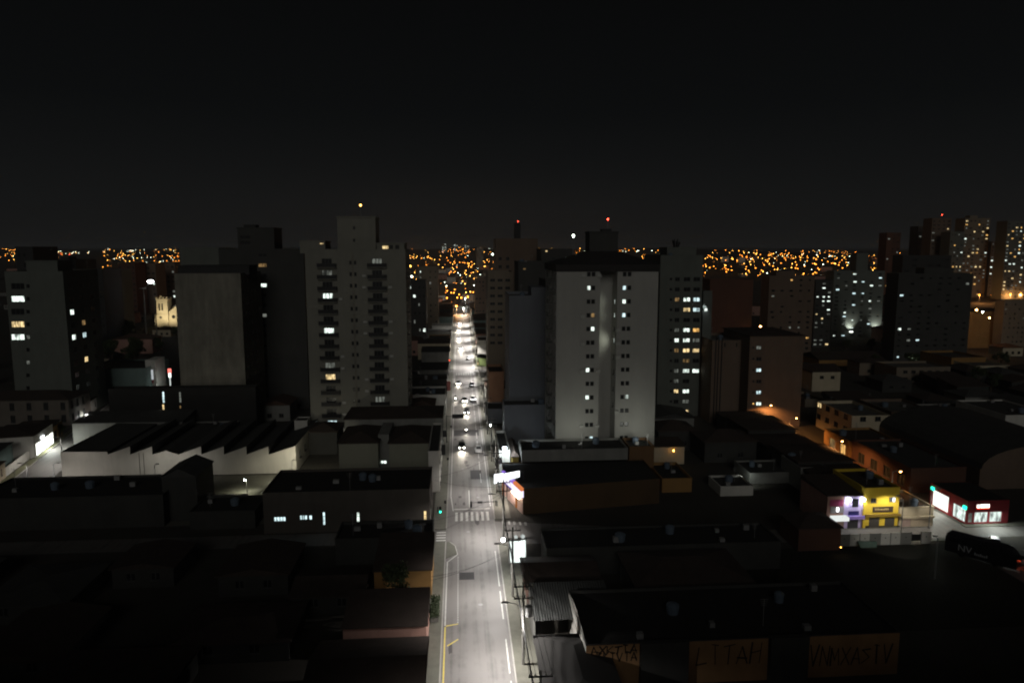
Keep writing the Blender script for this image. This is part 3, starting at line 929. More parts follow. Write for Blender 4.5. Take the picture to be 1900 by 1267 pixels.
for p in (1326, 1331, 1337):
    X = P(p, 700, 196)[0] - t10b.location.x
    pipes.box(X - 0.14, X + 0.14, -0.22, -0.004, 0, t10b.dimensions.z + 25)
pipes.build("downpipe", M_BLACK, t10b)
pb("office_block", "dark reddish slab behind the window tower", "building", 1318, 1398, 519, 262, 9, C_RED, M_CONC)

# ---- middle-distance towers
def rtower(label, px0, px1, pyt, Y, dep_m, mat, nc, nr, frac, kinds='wwyc', z0=None, seed=1, wsc=0.55, top=None, name="apartment_tower", side=0.0, **kw):
    q = random.Random(seed)
    x0, z1 = P(px0, pyt, Y)
    x1, _ = P(px1, pyt, Y)
    zb = 0.0 if z0 is None else z0
    H = z1 - zb
    Wd = x1 - x0
    cw, rh = Wd / nc, H / (nr + 0.6)
    ws = []
    for i in range(nr):
        for c in range(nc):
            k = q.choice(kinds) if q.random() < frac else ('m' if q.random() < frac * 0.8 else 'd')
            if k == 'd' and q.random() < 0.4:
                continue
            jx = q.uniform(-0.06, 0.06) * cw
            ws.append((cw * (c + 0.5) + jx, z1 - rh * (i + 0.8), cw * wsc * q.choice([0.7, 1.0, 1.0]), rh * 0.42 * q.choice([0.8, 1.0]), k, 'plain'))
    sd = {}
    face = 'L' if x0 > 0 else 'R'
    if side:
        ns = max(1, int(dep_m / 5))
        sd[face] = [(dep_m * (c + 0.5) / ns, z1 - rh * (i + 0.8), 1.8, rh * 0.42, q.choice(kinds) if q.random() < side else 'd', 'plain') for c in range(ns) for i in range(nr)]
    o = bld(name, label, "tower", x0, x1, Y, Y + dep_m, z1, mat, M_CONC, z0=zb, wins={'F': ws, **sd}, dep=0.2, **kw)
    if top:
        roofbox(o, "plant_room", top[0], top[1], top[2], Y, 6, z1 - 0.7, mat, None, 0, 3)
    return o
rtower("orange lit brown tower with few windows behind the brown tower pair", 1428, 1512, 512, 330, 9, C_BRN, 5, 14, 0.03, 'yo', seed=3, wsc=0.35, top=(1440, 1475, 503))
rtower("slim tower with dense small lit windows right of the orange lit brown tower", 1514, 1546, 520, 345, 9, C_DK, 3, 15, 0.32, 'wwym', seed=9)
t13 = rtower("grey green tower lit by white floodlights at its base", 1548, 1642, 503, 380, 9, C_GRN, 6, 17, 0.10, 'wc', seed=5, wsc=0.4, top=(1590, 1612, 470))
for px in (1580, 1628):
    X, Z = P(px, 636, 376)
    light('SPOT', "floodlight", t13, (X - t13.location.x, -2.2, 5.0), 3200, (0.95, 1, 0.9), 0.4, (0.15, 0.6, 1), 95, 0.8)
    MB().box(-0.9, 0.9, -0.3, 0.3, -0.4, 0.3).build("floodlight_housing", em("floodlit_glow", (0.95, 1, 0.9), 3), t13, (X - t13.location.x, -2.9, 4.2))
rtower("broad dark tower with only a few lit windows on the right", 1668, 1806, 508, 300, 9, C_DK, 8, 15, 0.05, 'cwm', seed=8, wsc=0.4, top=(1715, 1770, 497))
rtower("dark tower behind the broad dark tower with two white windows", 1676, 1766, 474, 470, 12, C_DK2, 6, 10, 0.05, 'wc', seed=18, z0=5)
rtower("tall slim dark tower left in the far right cluster", 1646, 1672, 432, 620, 12, C_RED, 3, 18, 0.04, 'ow', z0=8, seed=4)
rtower("dark tower with red roof lamp in the far right cluster", 1704, 1730, 420, 640, 12, C_DK, 3, 18, 0.06, 'wr'.replace('r', 'o'), z0=8, seed=6)
tt = rtower("broad brown topped tower in the far right cluster", 1730, 1766, 405, 600, 12, C_BRN, 4, 20, 0.08, 'wya', z0=8, seed=12)
beacon(tt, 1748, 399, 604, M_REDF, P(1748, 405, 604)[1], r=0.3)
rtower("short lit tower left of the brightest far tower", 1764, 1790, 430, 580, 12, C_GRN, 4, 18, 0.18, 'wyyo', z0=8, seed=13)
rtower("tallest bright far tower with many amber and white windows", 1791, 1838, 405, 585, 12, C_TAN, 6, 22, 0.24, 'wyyooy', z0=8, seed=14, top=(1800, 1814, 400))
rtower("dim bluish far tower beside the tallest bright far tower", 1840, 1868, 448, 600, 12, C_BLUE, 4, 16, 0.14, 'cw', z0=8, seed=15)
rtower("lit far tower cut by the right edge of the picture", 1870, 1915, 410, 560, 12, C_GRN, 6, 21, 0.22, 'wyyo', z0=8, seed=16)
rtower("tan tower low at the right edge with ranks of small dark windows", 1864, 1940, 558, 330, 6, C_TAN, 9, 10, 0.03, 'w', seed=17, wsc=0.4)
# left and centre
rtower("dark tower top above the left edge tower", 28, 60, 458, 300, 18, C_DK2, 3, 12, 0.0, 'w', seed=21)
rtower("grey stepped tower left of the reddish mid distance block", 108, 140, 482, 330, 18, C_DK, 3, 12, 0.03, 'w', seed=22, top=(112, 128, 476))
rtower("dark slab in front of the far hillside on the left", 140, 190, 500, 380, 20, C_DK2, 4, 10, 0.02, 'w', seed=23)
rtower("pale block with rows of dim lit floors left of the floodlight mast", 192, 217, 502, 420, 18, C_GRN, 3, 9, 0.1, 'm', seed=24, wsc=0.8)
rtower("reddish block beyond the dark trees on the left", 218, 250, 488, 545, 18, C_RED, 4, 9, 0.04, 'w', seed=25)
rtower("brown block directly behind the floodlight mast", 252, 288, 490, 565, 18, C_BRN, 4, 9, 0.05, 'w', seed=26)
rtower("brown block with two bright upper windows above the church", 289, 324, 488, 600, 18, C_BRN, 4, 9, 0.12, 'w', seed=27)
rtower("low grey block near the left edge horizon", 62, 100, 496, 420, 18, C_DK, 4, 8, 0.03, 'w', seed=28)
rtower("beige far tower with two faint window columns left of the street end", 775, 812, 496, 430, 20, C_TAN, 4, 11, 0.05, 'wm', seed=31, wsc=0.3)
rtower("dark block with bright white windows beside the beige far tower", 756, 790, 521, 370, 16, C_DK2, 4, 7, 0.16, 'wc', seed=32)
rtower("brown block with one bright column of windows right of the street end", 881, 906, 517, 480, 18, C_BRN, 4, 10, 0.0, 'w', seed=33, side=0.0)
rtower("tall pale far tower on the hill right of the street end", 884, 897, 458, 1150, 26, C_TAN, 3, 14, 0.1, 'm', z0=20, seed=34)
for k, (px, pt_) in enumerate(((824, 452), (846, 453), (866, 453))):
    rtower(("leftmost of three slim lit towers on the far hill", "middle of three slim lit towers on the far hill", "rightmost of three slim lit towers on the far hill")[k],
           px - 5, px + 5, pt_, 1850, 22, C_TAN, 2, 9, 0.45, 'wm', z0=height(P(px, 460, 1850)[0], 1850) - 2, seed=40 + k, wsc=0.5)

# ================================================================== LOW BUILDINGS, LEFT
# sawtooth factory
YS = 158.0
sx0 = P(112, 838, YS)[0]; sx1 = P(548, 838, YS)[0]
prof = [(112, 838), (199, 838), (200, 843), (241, 828), (241.6, 843), (282, 828), (282.6, 843), (308, 836), (331, 843), (373, 828), (373.6, 843), (415, 828), (415.6, 843), (457, 828), (457.6, 843), (498, 828), (498.6, 843), (548, 827)]
fac = thing("factory_shed", "pale sawtooth roofed factory wall lit from below on the left", "factory", (sx0, YS, 0))
FOOT.append((sx0, sx1, YS, YS + 26))
b = MB()
pts = [(P(px, py, YS)[0] - sx0, P(px, py, YS)[1]) for px, py in prof]
b.poly([(pts[0][0], 0, 0), (pts[-1][0], 0, 0)] + [(x, 0, z) for x, z in reversed(pts)])
Wd = pts[-1][0]
b.poly([(Wd, 0, 0), (Wd, 26, 0), (Wd, 26, pts[-1][1]), (Wd, 0, pts[-1][1])])
b.poly([(0, 0, 0), (0, 0, pts[0][1]), (0, 26, pts[0][1]), (0, 26, 0)])
b.build("wall", pm("factory_plaster", (0.47, 0.45, 0.405), 0.9, 0.25, 0.2, 0.35), fac)
for i in range(len(pts) - 1):
    (xa, za), (xb, zb) = pts[i], pts[i + 1]
    s = MB()
    o_ = 0.05
    s.poly([(xa, 0.02, za - o_), (xb, 0.02, zb - o_), (xb, 26, zb - o_), (xa, 26, za - o_)])
    if abs(xb - xa) < 0.6:
        s.build("skylight_strip", M_GLASS, fac)
    else:
        s.build("roof_slope", M_FIBRE, fac)
for px in (260, 268):
    X = P(px, 870, YS)[0] - sx0
    MB().tube([(X, -0.07, 0), (X, -0.07, P(px, 838, YS)[1] - 0.2)], 0.06, 5).build("downpipe", M_CONC, fac)
# side windows of the end gable
for k in range(4):
    link("window", win_mesh(1.6, 1.5, 'd', M_FRAME, 'double'), fac, (Wd + 0.03, 4 + 5.5 * k, 3.2), RZ['R'])
# lower-left foreground
C_BLK = pm("roof_black_felt", (0.022, 0.021, 0.02), 0.95, 0.4, 0.3)
bld("warehouse", "big unlit warehouse with black flat roof in the lower left foreground", "warehouse", P(-60, 890, 128)[0], P(300, 890, 128)[0], 128, 140, P(150, 884, 140)[1], C_DGR, C_BLK, par=0.3)
bld("stair_hut", "small dark hut with sloping roof in front of the sawtooth wall", "hut", P(270, 890, 130)[0] + 2.6, P(362, 890, 130)[0], 130.5, 139.5, P(300, 884, 131)[1], C_DGR, M_FIBRE, roof='gable', rise=1.6, over=0.2, reg=False)
lw = pb("warehouse", "dark long building with vertical lit slots beside the crossing", "building", 487, 797, 915, 123.2, 13, pm("plaster_dim_brown", (0.085, 0.075, 0.066), 0.9, 0.35, 0.3, 0.4), C_BLK,
        fwins=[(601, 962, 5, 26, 'c', 'slot'), (664.5, 962, 6, 26, 'w', 'slot'), (789, 960, 6, 27, 'y', 'slot'), (519, 963, 22, 9, 'c', 'triple'), (563, 960, 14, 9, 'c', 'double'), (576, 960, 6, 9, 'c', 'plain')],
        wins={'R': [(4, 3.2, 1.6, 1.2, 'd'), (9, 3.2, 1.6, 1.2, 'd')]}, roof='flat', par=0.35)
bld("shed", "low black roofed shed below the lamp before the factory wall", "shed", P(366, 930, 130)[0], P(484, 930, 130)[0], 126, 134, 3.3, C_DGR, C_BLK, par=0.2)
ms = thing("metal_roof", "grey lamp lit metal canopy roof before the factory wall", "canopy", (P(392, 925, 139)[0], 135.0, 0))
for k in range(4):
    MB().poly([(k * 1.9, 0, 1.9), (k * 1.9 + 1.85, 0, 1.9), (k * 1.9 + 1.85, 3.4, 2.2), (k * 1.9, 3.4, 2.2)]).build("roof_sheet", M_STEEL, ms)
    MB().box(k * 1.9 + 0.1, k * 1.9 + 0.2, 0.1, 0.2, 0, 1.88).build("post", M_STEEL, ms)
# white double building
l3 = thing("shop_block", "pale blank block of two volumes with a dark slot between them left of the street", "building", (0, 0, 0))
def volume(px0, px1, pyt, Y, dep, wall, root, name="volume"):
    x0, z1 = P(px0, pyt, Y); x1, _ = P(px1, pyt, Y)
    FOOT.append((x0, x1, Y, Y + dep))
    b = MB()
    b.box(x0, x1, Y, Y + dep, 0, z1)
    return b.build(name, wall, root), x0, x1, z1
C_PALE = pm("plaster_pale_olive", (0.26, 0.26, 0.205), 0.9, 0.15, 0.3, 0.2)
_, a0, a1, az = volume(628, 701, 823, 151, 14, C_PALE, l3)
_, c0, c1, cz = volume(722, 795, 823, 151, 14, C_PALE, l3)
_, d0, d1, dz = volume(701.4, 721.6, 806, 154, 11, C_GRY, l3, "link_block")
link("window", win_mesh(1.3, 0.7, 'w', M_FRAME, 'sash'), l3, (P(712, 857, 153.95)[0], 153.93, P(712, 857, 153.95)[1]))
for (xa, xb, zz, nm) in ((a0, a1, az, 0), (c0, c1, cz, 1)):
    q = MB(); hip_roof(q, xb - xa, 14, zz, 1.7, 0.35, 'hip'); q.build("roof", M_TILE, l3, (xa, 151, 0))
bld("shop_house", "dark hip roofed building behind the pale two volume block", "building", P(640, 800, 168)[0], PL, 168, 181, 9.6, C_GRY, M_TILE, roof='hip', rise=1.5, over=0.3,
    wins={'R': [(3, 3, 2.2, 2.2, 'd'), (8, 3, 2.2, 2.2, 'd'), (3, 6.8, 1.4, 1.3, 'd'), (8, 6.8, 1.4, 1.3, 'm')]})
bld("shop_house", "white street building lit at its side next to the pale two volume block", "building", c1 + 0.3, PL, 143, 167, 8.6, C_WHT, M_FIBRE, wins={'R': [(3 + 5 * k, z, 2, 2.2 if z < 4 else 1.4, 'd') for k in range(4) for z in (1.9, 6.0)]}, par=0.4)
# dark block with twin lit slots and grey shed between it and the factory
pb("warehouse", "black block with two tall lit slot windows above the factory roof", "building", 200, 474, 722, 196, 3.4, C_BLK, C_BLK,
   fwins=[(303, 737, 4, 21, 'c', 'slot'), (303, 760, 4, 20, 'y', 'slot'), (334, 737, 4, 20, 'm', 'slot'), (334, 755, 3.5, 6, 'a', 'plain')])
pb("shed", "long grey walled shed behind the sawtooth factory", "shed", 134, 338, 786, 186, 9, C_GRY, M_FIBRE, roof='shed', rise=1.2, over=0.2)
pb("shed", "low grey shed with flat roof right of the long grey shed", "shed", 339, 425, 798, 187, 9, C_GRY, M_FIBRE, par=0.3)
pb("warehouse", "grey windowless wall building left of the fuel station signs", "building", 150, 268, 685, 240, 20, C_TEAL, M_FIBRE, par=0.4)
# gap building between dark house and cream tower
pb("shop_house", "low dark house with dim attic windows in front of the cream tower", "house", 566, 625, 803, 172, 9, C_DGR, M_TILE, roof='hip', rise=1.6, over=0.3)
pb("porch", "small pale lit porch at the foot of the cream tower", "porch", 546, 570, 781, 178, 4, C_WHT, M_FIBRE, par=0.1)
pb("kiosk", "small white lit box between roofs in front of the cream tower", "kiosk", 637, 644, 795, 176, 2.5, C_WHT, M_FIBRE, par=0.05)
pb("shop_house", "pale house with bright wall lamp right of the cream tower foot", "house", 757, 806, 757, 196, 12, C_WHT, M_TILE2, roof='hip', rise=1.4, over=0.2)

# ---- street at the far left
def lsbld(name, label, cat, t0, t1, off, depth, h, wall, roofm, rise=1.4, side=-1, wins=None, roof='hip', group=None):
    """building along the slanting left street; local x runs along the street, local -y faces it"""
    ang = math.atan2(dv.y, dv.x)
    L_ = t1 - t0
    base = LS(t0, side * off)
    r = thing(name, label, cat, (base[0], base[1], 0), ang, group)
    b = MB()
    hs = [(u - w / 2, u + w / 2, z - hh / 2, z + hh / 2) for (u, z, w, hh, k) in (wins or [])]
    facade(b, 'F', L_, h, hs, 0.2, (0, L_, 0, depth))
    for ax in 'BLR':
        facade(b, ax, L_ if ax == 'B' else depth, h, [], 0.2, (0, L_, 0, depth))
    b.build("wall", wall, r)
    q = MB()
    hip_roof(q, L_, depth, h, rise, 0.3, roof)
    q.build("roof", roofm, r)
    for (u, z, w, hh, k) in (wins or []):
        link("window", win_mesh(w, hh, k, M_FRAME, 'sash'), r, (u, 0.148, z))
    return r
# side < 0: on the far (left) side of that street, facing it
mw = []
lsbld("house", "low pinkish house with barred windows at the bottom left edge", "house", -10, 20, 6.0, 9, 3.6, C_CRM, M_TILE2, 1.2, -1, [(u, 1.8, 0.7, 1.6, 'd') for u in (4, 7, 10, 14, 18, 22, 25, 28)])
lsbld("house", "teal grey low house with pink end behind the white garden wall", "house", 21, 33, 9.0, 9, 4.6, C_TEAL, M_FIBRE, 0.9, -1, [(3, 2.2, 1.4, 1.2, 'd')])
shopL = lsbld("corner_shop", "white shop with glaring lit open front on the far left street", "shop", 35, 48.5, 5.2, 10, 5.4, C_WHT, M_TILE, 1.0, -1, [])
M_SHOPG = em("shop_interior_white", (0.95, 1.0, 0.90), 3.2, True)
for k in range(4):
    pane = MB().poly([(0.8 + k * 3.1, -0.06, 0.3), (3.6 + k * 3.1, -0.06, 0.3), (3.6 + k * 3.1, -0.06, 3.1), (0.8 + k * 3.1, -0.06, 3.1)]).build("shop_window", M_SHOPG, shopL)
    MB().box(0.62 + k * 3.1, 0.78 + k * 3.1, -0.14, -0.003, 0, 3.4).build("pillar", C_WHT, shopL)
MB().box(4.2, 6.2, -0.35, -0.1, 3.6, 4.1).build("sign_board", em("shop_sign_white", (0.9, 0.95, 1), 3), shopL)
light('AREA', "shop_light", shopL, (6.5, -1.2, 3.2), 900, (0.95, 1, 0.92), 1.0, (0, -0.6, -1))
lsbld("shop_house", "ochre low shop after the glaring white shop", "shop", 49, 57, 5.6, 9, 4.2, C_OCH, M_TILE, 1.2, -1, [(2.5, 1.6, 2.2, 2.2, 'd'), (6, 1.6, 2.2, 2.2, 'd')])
lsbld("house", "white low house with wall lamp up the far left street", "house", 80, 92, 5.8, 9, 3.8, C_WHT, M_TILE, 1.2, -1, [(3, 1.8, 1.2, 1.4, 'd'), (9, 1.8, 1.2, 1.4, 'd')])
old = bld("town_house", "old two storey house with tall shuttered windows on the far left", "house", P(-30, 731, 214)[0], P(150, 731, 214)[0], 207, 219, P(100, 742, 207)[1], pm("plaster_old_grey", (0.16, 0.14, 0.12), 0.9, 0.35, 0.3, 0.4), M_TILE, roof='hip', rise=1.8, over=0.4,
          wins={'F': [(2.5 + 4.6 * k, z, 1.3, 2.2, 'd', 'double') for k in range(6) for z in (2.0, 5.6)], 'R': [(2 + 3 * k, z, 1.2, 2.2, 'd', 'double') for k in range(3) for z in (2.0, 5.6)]})
gw = thing("garden_wall", "white garden wall along the far left street", "wall", (0, 0, 0))
for k in range(9):
    t = 20.6 + k * 1.58
    b = MB()
    p0, p1, p2, p3 = LS(t, -6.2), LS(t + 1.53, -6.2), LS(t + 1.53, -6.4), LS(t, -6.4)
    b.prism([(p[0], p[1]) for p in (p0, p1, p2, p3)], 0, 2.0 + 0.05 * (k % 2))
    b.build("wall_panel", C_WHT, gw)
struct(MB().prism([LS(-14, -6.0)[:2], LS(-14, -4.05)[:2], LS(70, -4.05)[:2], LS(70, -5.5)[:2]][::-1], 0, 0.13).build("pavement", pm("pavement_grass", (0.16, 0.16, 0.09), 0.9, 0.5, 0.8)))
struct(MB().prism([LS(-14, -4.04)[:2], LS(-14, -3.88)[:2], LS(110, -3.88)[:2], LS(110, -4.04)[:2]][::-1], 0, 0.15).build("kerb", M_KERB))

# ---- church with floodlit tower
YC = 470.0
cx0, cz_ = P(289.5, 556, YC); cx1, _ = P(310, 556, YC)
ch = thing("church", "small floodlit cream church with square bell tower among dark trees", "church", (cx0, YC, 0))
FOOT.append((cx0, cx0 + 24, YC, YC + 40))
C_CH = pm("church_cream", (0.60, 0.52, 0.38), 0.85, 0.15, 0.2, 0.15)
Wc = cx1 - cx0
hol = []
for px in (295.2, 300.8):
    X = P(px, 568, YC)[0] - cx0
    za, zb = P(px, 576, YC)[1], P(px, 563, YC)[1]
    hol.append((X - 0.5, X + 0.5, za, zb))
b = MB()
facade(b, 'F', Wc, cz_, hol, 0.5, (0, Wc, 0, Wc))
for ax in 'BLR':
    facade(b, ax, Wc, cz_, [], 0.3, (0, Wc, 0, Wc))
b.poly([(0, 0, cz_), (Wc, 0, cz_), (Wc, Wc, cz_), (0, Wc, cz_)])
b.build("bell_tower", C_CH, ch)
for h in hol:
    MB().poly([(h[0], 0.5, h[2]), (h[1], 0.5, h[2]), (h[1], 0.5, h[3]), (h[0], 0.5, h[3])]).build("louvre", M_BLACK, ch)
c = MB().box(-0.35, Wc + 0.35, -0.35, Wc + 0.35, cz_ + 0.003, cz_ + 0.5)
for k in range(4):
    for j in (0, 1):
        c.box(-0.2 + k * (Wc - 0.6) / 3, 0.8 + k * (Wc - 0.6) / 3, -0.2 + j * (Wc - 0.3), 0.3 + j * (Wc - 0.3), cz_ + 0.503, cz_ + 1.5)
c.build("battlement", C_CH, ch)
MB().box(Wc / 2 - 0.9, Wc / 2 + 0.2, -0.3, 0.2, cz_ + 1.51, cz_ + 2.6).build("pinnacle", C_CH, ch)
zz = P(300, 583, YC)[1]
MB().box(-0.3, Wc + 0.3, -0.3, -0.003, zz - 0.3, zz).build("string_course", C_CH, ch)
MB().box(-1.6, -0.003, 0.5, Wc, 0, P(289, 585, YC)[1]).build("buttress", C_CH, ch)
rs = MB()
X, Z = P(298, 589, YC)
rs.lathe([(0.8, 0), (0.8, 0.1)], 0, 0, 12)
o = rs.build("clock_face", M_CONC, ch, (X - cx0, -0.02, Z)); o.rotation_euler = (math.pi / 2, 0, 0)
nb = MB()
ez = P(312, 579, YC)[1]; rz_ = P(336, 560, YC)[1]
nx = P(336, 570, YC)[0] - cx0
nb.poly([(Wc, 1, 0), (nx * 2 - Wc, 1, 0), (nx * 2 - Wc, 1, ez), (nx, 1, rz_), (Wc, 1, ez)])
nb.poly([(Wc, 36, 0), (nx * 2 - Wc, 36, 0), (nx * 2 - Wc, 36, ez), (nx, 36, rz_), (Wc, 36, ez)])
nb.poly([(nx * 2 - Wc, 1, 0), (nx * 2 - Wc, 36, 0), (nx * 2 - Wc, 36, ez), (nx * 2 - Wc, 1, ez)])
nb.build("nave_wall", C_CH, ch)
nr_ = MB()
nr_.poly([(Wc - 0.3, 0.8, ez), (nx, 0.8, rz_ + 0.2), (nx, 36.4, rz_ + 0.2), (Wc - 0.3, 36.4, ez)])
nr_.poly([(nx * 2 - Wc + 0.3, 0.8, ez), (nx, 0.8, rz_ + 0.2), (nx, 36.4, rz_ + 0.2), (nx * 2 - Wc + 0.3, 36.4, ez)])
nr_.build("nave_roof", M_TILE, ch)
ro = MB(); ro.lathe([(1.1, 0), (1.1, 0.12)], 0, 0, 14)
o = ro.build("rose_window", M_GLASS, ch, (P(321, 588, YC)[0] - cx0, 0.95, P(321, 588, YC)[1])); o.rotation_euler = (math.pi / 2, 0, 0)
for (dx, pw) in ((-3, 9000), (10, 11000)):
    light('SPOT', "floodlight", ch, (dx, -14, 2.5), pw, (1.0, 0.86, 0.55), 0.5, (2.5 - dx * 0.25, 14, 7), 80, 0.8)
    MB().box(-0.4, 0.4, -0.3, 0.1, 0.6, 1.2).build("floodlight_housing", M_BLACK, ch, (dx, -14.6, 0))

# ================================================================== LOW BUILDINGS, RIGHT
# corner shop at the crossing, cut corner with lit fascia
cs_ = thing("corner_shop", "corner shop with glowing purple and orange fascia at the crossing", "shop", (0, 0, 0))
FOOT.append((8.4, 42, 128, 146))
x9 = P(1224, 892, 133)[0]
zc = P(1000, 893, 133)[1]
foot = [(8.7, 140.5), (11.8, 129.0), (x9, 133.0), (x9, 146), (8.7, 146)]
C_CW = pm("corner_brown", (0.085, 0.052, 0.026), 0.9, 0.3, 0.25, 0.35)
wb = MB()
for i in range(len(foot)):
    j = (i + 1) % len(foot)
    (xa, ya), (xb, yb) = foot[i], foot[j]
    wb.poly([(xa, ya, 0), (xb, yb, 0), (xb, yb, zc), (xa, ya, zc)])
wb.build("wall", C_CW, cs_)
MB().poly([(x, y_, zc - 0.3) for x, y_ in foot]).build("roof", C_BLK, cs_)
# shop front on the cut corner
du = Vector((11.8 - 8.7, 129.0 - 140.5)); ln = du.length; du.normalize(); dn = Vector((du.y, -du.x))
if dn.x > 0:
    dn = -dn
def CC(u, off, z):
    p = Vector((8.7, 140.5)) + du * u + dn * off
    return (p.x, p.y, z)
def ccbox(u0, u1, o0, o1, z0, z1, name, mat, root=cs_, zs=0.0):
    b = MB()
    b.prism([CC(u0, o0, 0)[:2], CC(u1, o0, 0)[:2], CC(u1, o1, 0)[:2], CC(u0, o1, 0)[:2]][::-1], z0, z1)
    b.poly([(*CC(u0, o0, 0)[:2], z0), (*CC(u1, o0, 0)[:2], z0), (*CC(u1, o1, 0)[:2], z0), (*CC(u0, o1, 0)[:2], z0)])
    return b.build(name, mat, root)
ccbox(0.6, ln - 0.3, 0.02, 0.12, 0.0, 3.0, "shop_front", pm("shop_front_pink", (0.62, 0.42, 0.36), 0.8, 0.2, 0.6))
ccbox(0.5, ln, 0.02, 0.55, 3.35, 4.6, "fascia", em("fascia_white", (0.86, 0.80, 1.0), 1.3, True))
ccbox(0.5, ln * 0.62, 0.02, 0.58, 4.61, 5.2, "fascia_band", em("fascia_purple", (0.36, 0.20, 0.9), 0.8, True))
ccbox(ln * 0.63, ln, 0.02, 0.58, 4.61, 5.2, "fascia_band", em("fascia_orange", (1.0, 0.30, 0.10), 0.7, True))
ccbox(ln * 0.15, ln * 0.72, 0.02, 0.5, 2.95, 3.34, "fascia_band", em("fascia_violet_dim", (0.16, 0.08, 0.45), 0.6))
ccbox(ln * 0.6, ln * 0.95, 0.6, 0.8, 2.9, 3.3, "shop_lamp", em("shop_lamp_warm", (1.0, 0.92, 0.7), 10, True))
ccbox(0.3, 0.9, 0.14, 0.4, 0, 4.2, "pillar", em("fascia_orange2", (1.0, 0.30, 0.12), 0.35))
ccbox(ln * 0.2, ln * 0.23, 0.125, 0.2, 0.1, 3.0, "pillar", M_BLACK)
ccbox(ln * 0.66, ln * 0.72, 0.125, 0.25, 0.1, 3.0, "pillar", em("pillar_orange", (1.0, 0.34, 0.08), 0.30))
light('AREA', "fascia_light", cs_, CC(ln * 0.55, 1.4, 4.0), 500, (1.0, 0.88, 0.8), 1.5, (dn.x * 0.3, dn.y * 0.3, -1))
# white advertising panel above it
hb = thing("billboard", "glaring white lit panel over the corner shop roof", "billboard", (0, 0, 0))
YB = 130.5
YB2 = 133.5
pa, pb_, pc, pd = P(917, 897, YB), P(964, 886, YB2), P(964, 873, YB2), P(917, 880, YB)
q = MB()
q.poly([(pa[0], YB, pa[1]), (pb_[0], YB2, pb_[1]), (pc[0], YB2, pc[1]), (pd[0], YB, pd[1])])
q.build("panel", em("billboard_glow", (0.93, 0.97, 1.0), 3.0, True), hb)
o_ = 0.12
MB().poly([(pa[0], YB + o_, pa[1]), (pb_[0], YB2 + o_, pb_[1]), (pc[0], YB2 + o_, pc[1]), (pd[0], YB + o_, pd[1])]).build("back_plate", M_BLACK, hb)
MB().tube([(pa[0], YB + 0.2, pa[1] + 0.2), (pb_[0] + 0.8, YB2 + 0.2, pa[1] + 0.2)], 0.08, 6).build("bracket", M_BLACK, hb)
MB().tube([(pd[0], YB + 0.2, pd[1] - 0.2), (pc[0] + 0.8, YB2 + 0.2, pd[1] - 0.2)], 0.08, 6).build("bracket", M_BLACK, hb)
MB().tube([(pb_[0] + 0.8, YB2 + 0.2, zc - 0.35), (pc[0] + 0.8, YB2 + 0.2, pc[1])], 0.1, 6).build("post", M_BLACK, hb)
# white facade and yellow upper wall behind
wf = bld("shop_house", "white brightly lit street house behind the glaring panel", "house", 8.3, P(946, 850, 149)[0], 149, 166, P(925, 837, 149)[1], C_WHT, M_FIBRE, par=0.4,
         wins={'L': [(3 + 4.5 * k, z, 1.6, 2.0 if z < 3 else 1.3, 'd') for k in range(3) for z in (1.8, 5.2)], 'F': [(1.6, 5.4, 1.4, 0.5, 'd')]})
light('SPOT', "wall_lamp", wf, (1.6, -2.4, 8.2), 2200, (0.85, 0.95, 1.0), 0.25, (0.1, 0.8, -1), 140, 0.6)
MB().box(0.7, 1.6, -0.5, -0.05, 7.0, 7.6).build("wall_lamp_housing", em("lamp_cold_glow", (0.8, 0.92, 1), 10), wf)
yh = bld("shop_house", "house with yellow upper wall next to the white lit street house", "house", P(940, 850, 147)[0] + 1.2, P(962, 850, 147)[0], 147, 160, P(950, 848, 147)[1], pm("plaster_sand", (0.42, 0.33, 0.10), 0.9, 0.2, 0.4, 0.2), M_TILE, roof='hip', rise=1.0, over=0.2, reg=False)
pb("warehouse", "grey walled hall behind the corner shop", "building", 968, 1165, 836, 158 - 12, 8.4, C_GRY, C_BLK, par=0.4)
pb("warehouse", "flat roofed podium with pale parapet at the foot of the white tower", "building", 1036, 1168, 823, 154.4 - 0, 0.5, C_WHT, C_BLK, par=0.1, reg=False)
pb("shop_house", "brown stair house between the podium and the ochre wall", "building", 1168, 1214, 829, 147, 7, C_OBR, C_BLK, par=0.4)
oc = bld("house", "ochre courtyard house with narrow windows right of the corner shop", "house", P(1226, 895, 140)[0], P(1281, 887, 140)[0], 139, 150, P(1250, 888, 139)[1], C_OCH, C_BLK, par=0.5,
         wins={'F': [(1.2, 6.0, 0.7, 0.5, 'd', 'plain'), (2.3, 6.0, 0.7, 0.5, 'd', 'plain'), (1.2, 2.6, 0.7, 0.5, 'd', 'plain'), (2.3, 2.6, 0.7, 0.5, 'd', 'plain')]})
cour = bld("porch", "open porch lit by a warm bulb below the white tower", "porch", P(1212, 835, 158)[0], P(1270, 835, 158)[0], 158, 164, P(1240, 829, 158)[1], C_CRM, M_TILE, wins={'F': [(2.2, 3.9, 0.9, 2.0, 'd', 'plain')]}, roof='shed', rise=0.7, over=0.3)
X, Z = P(1250, 836, 157)
light('POINT', "bulb_light", cour, (X - cour.location.x, -0.9, Z), 130, (1.0, 0.72, 0.42), 0.12)
MB().lathe([(0.03, -0.2), (0.18, -0.1), (0.2, 0.05), (0.08, 0.2)], 0, 0, 8).build("bulb", M_YELF, cour, (X - cour.location.x, -0.9, Z))
MB().box(-0.03, 0.03, 0.0, 0.9, -0.03, 0.03).build("bulb_bracket", M_BLACK, cour, (X - cour.location.x, -0.88, Z + 0.23))
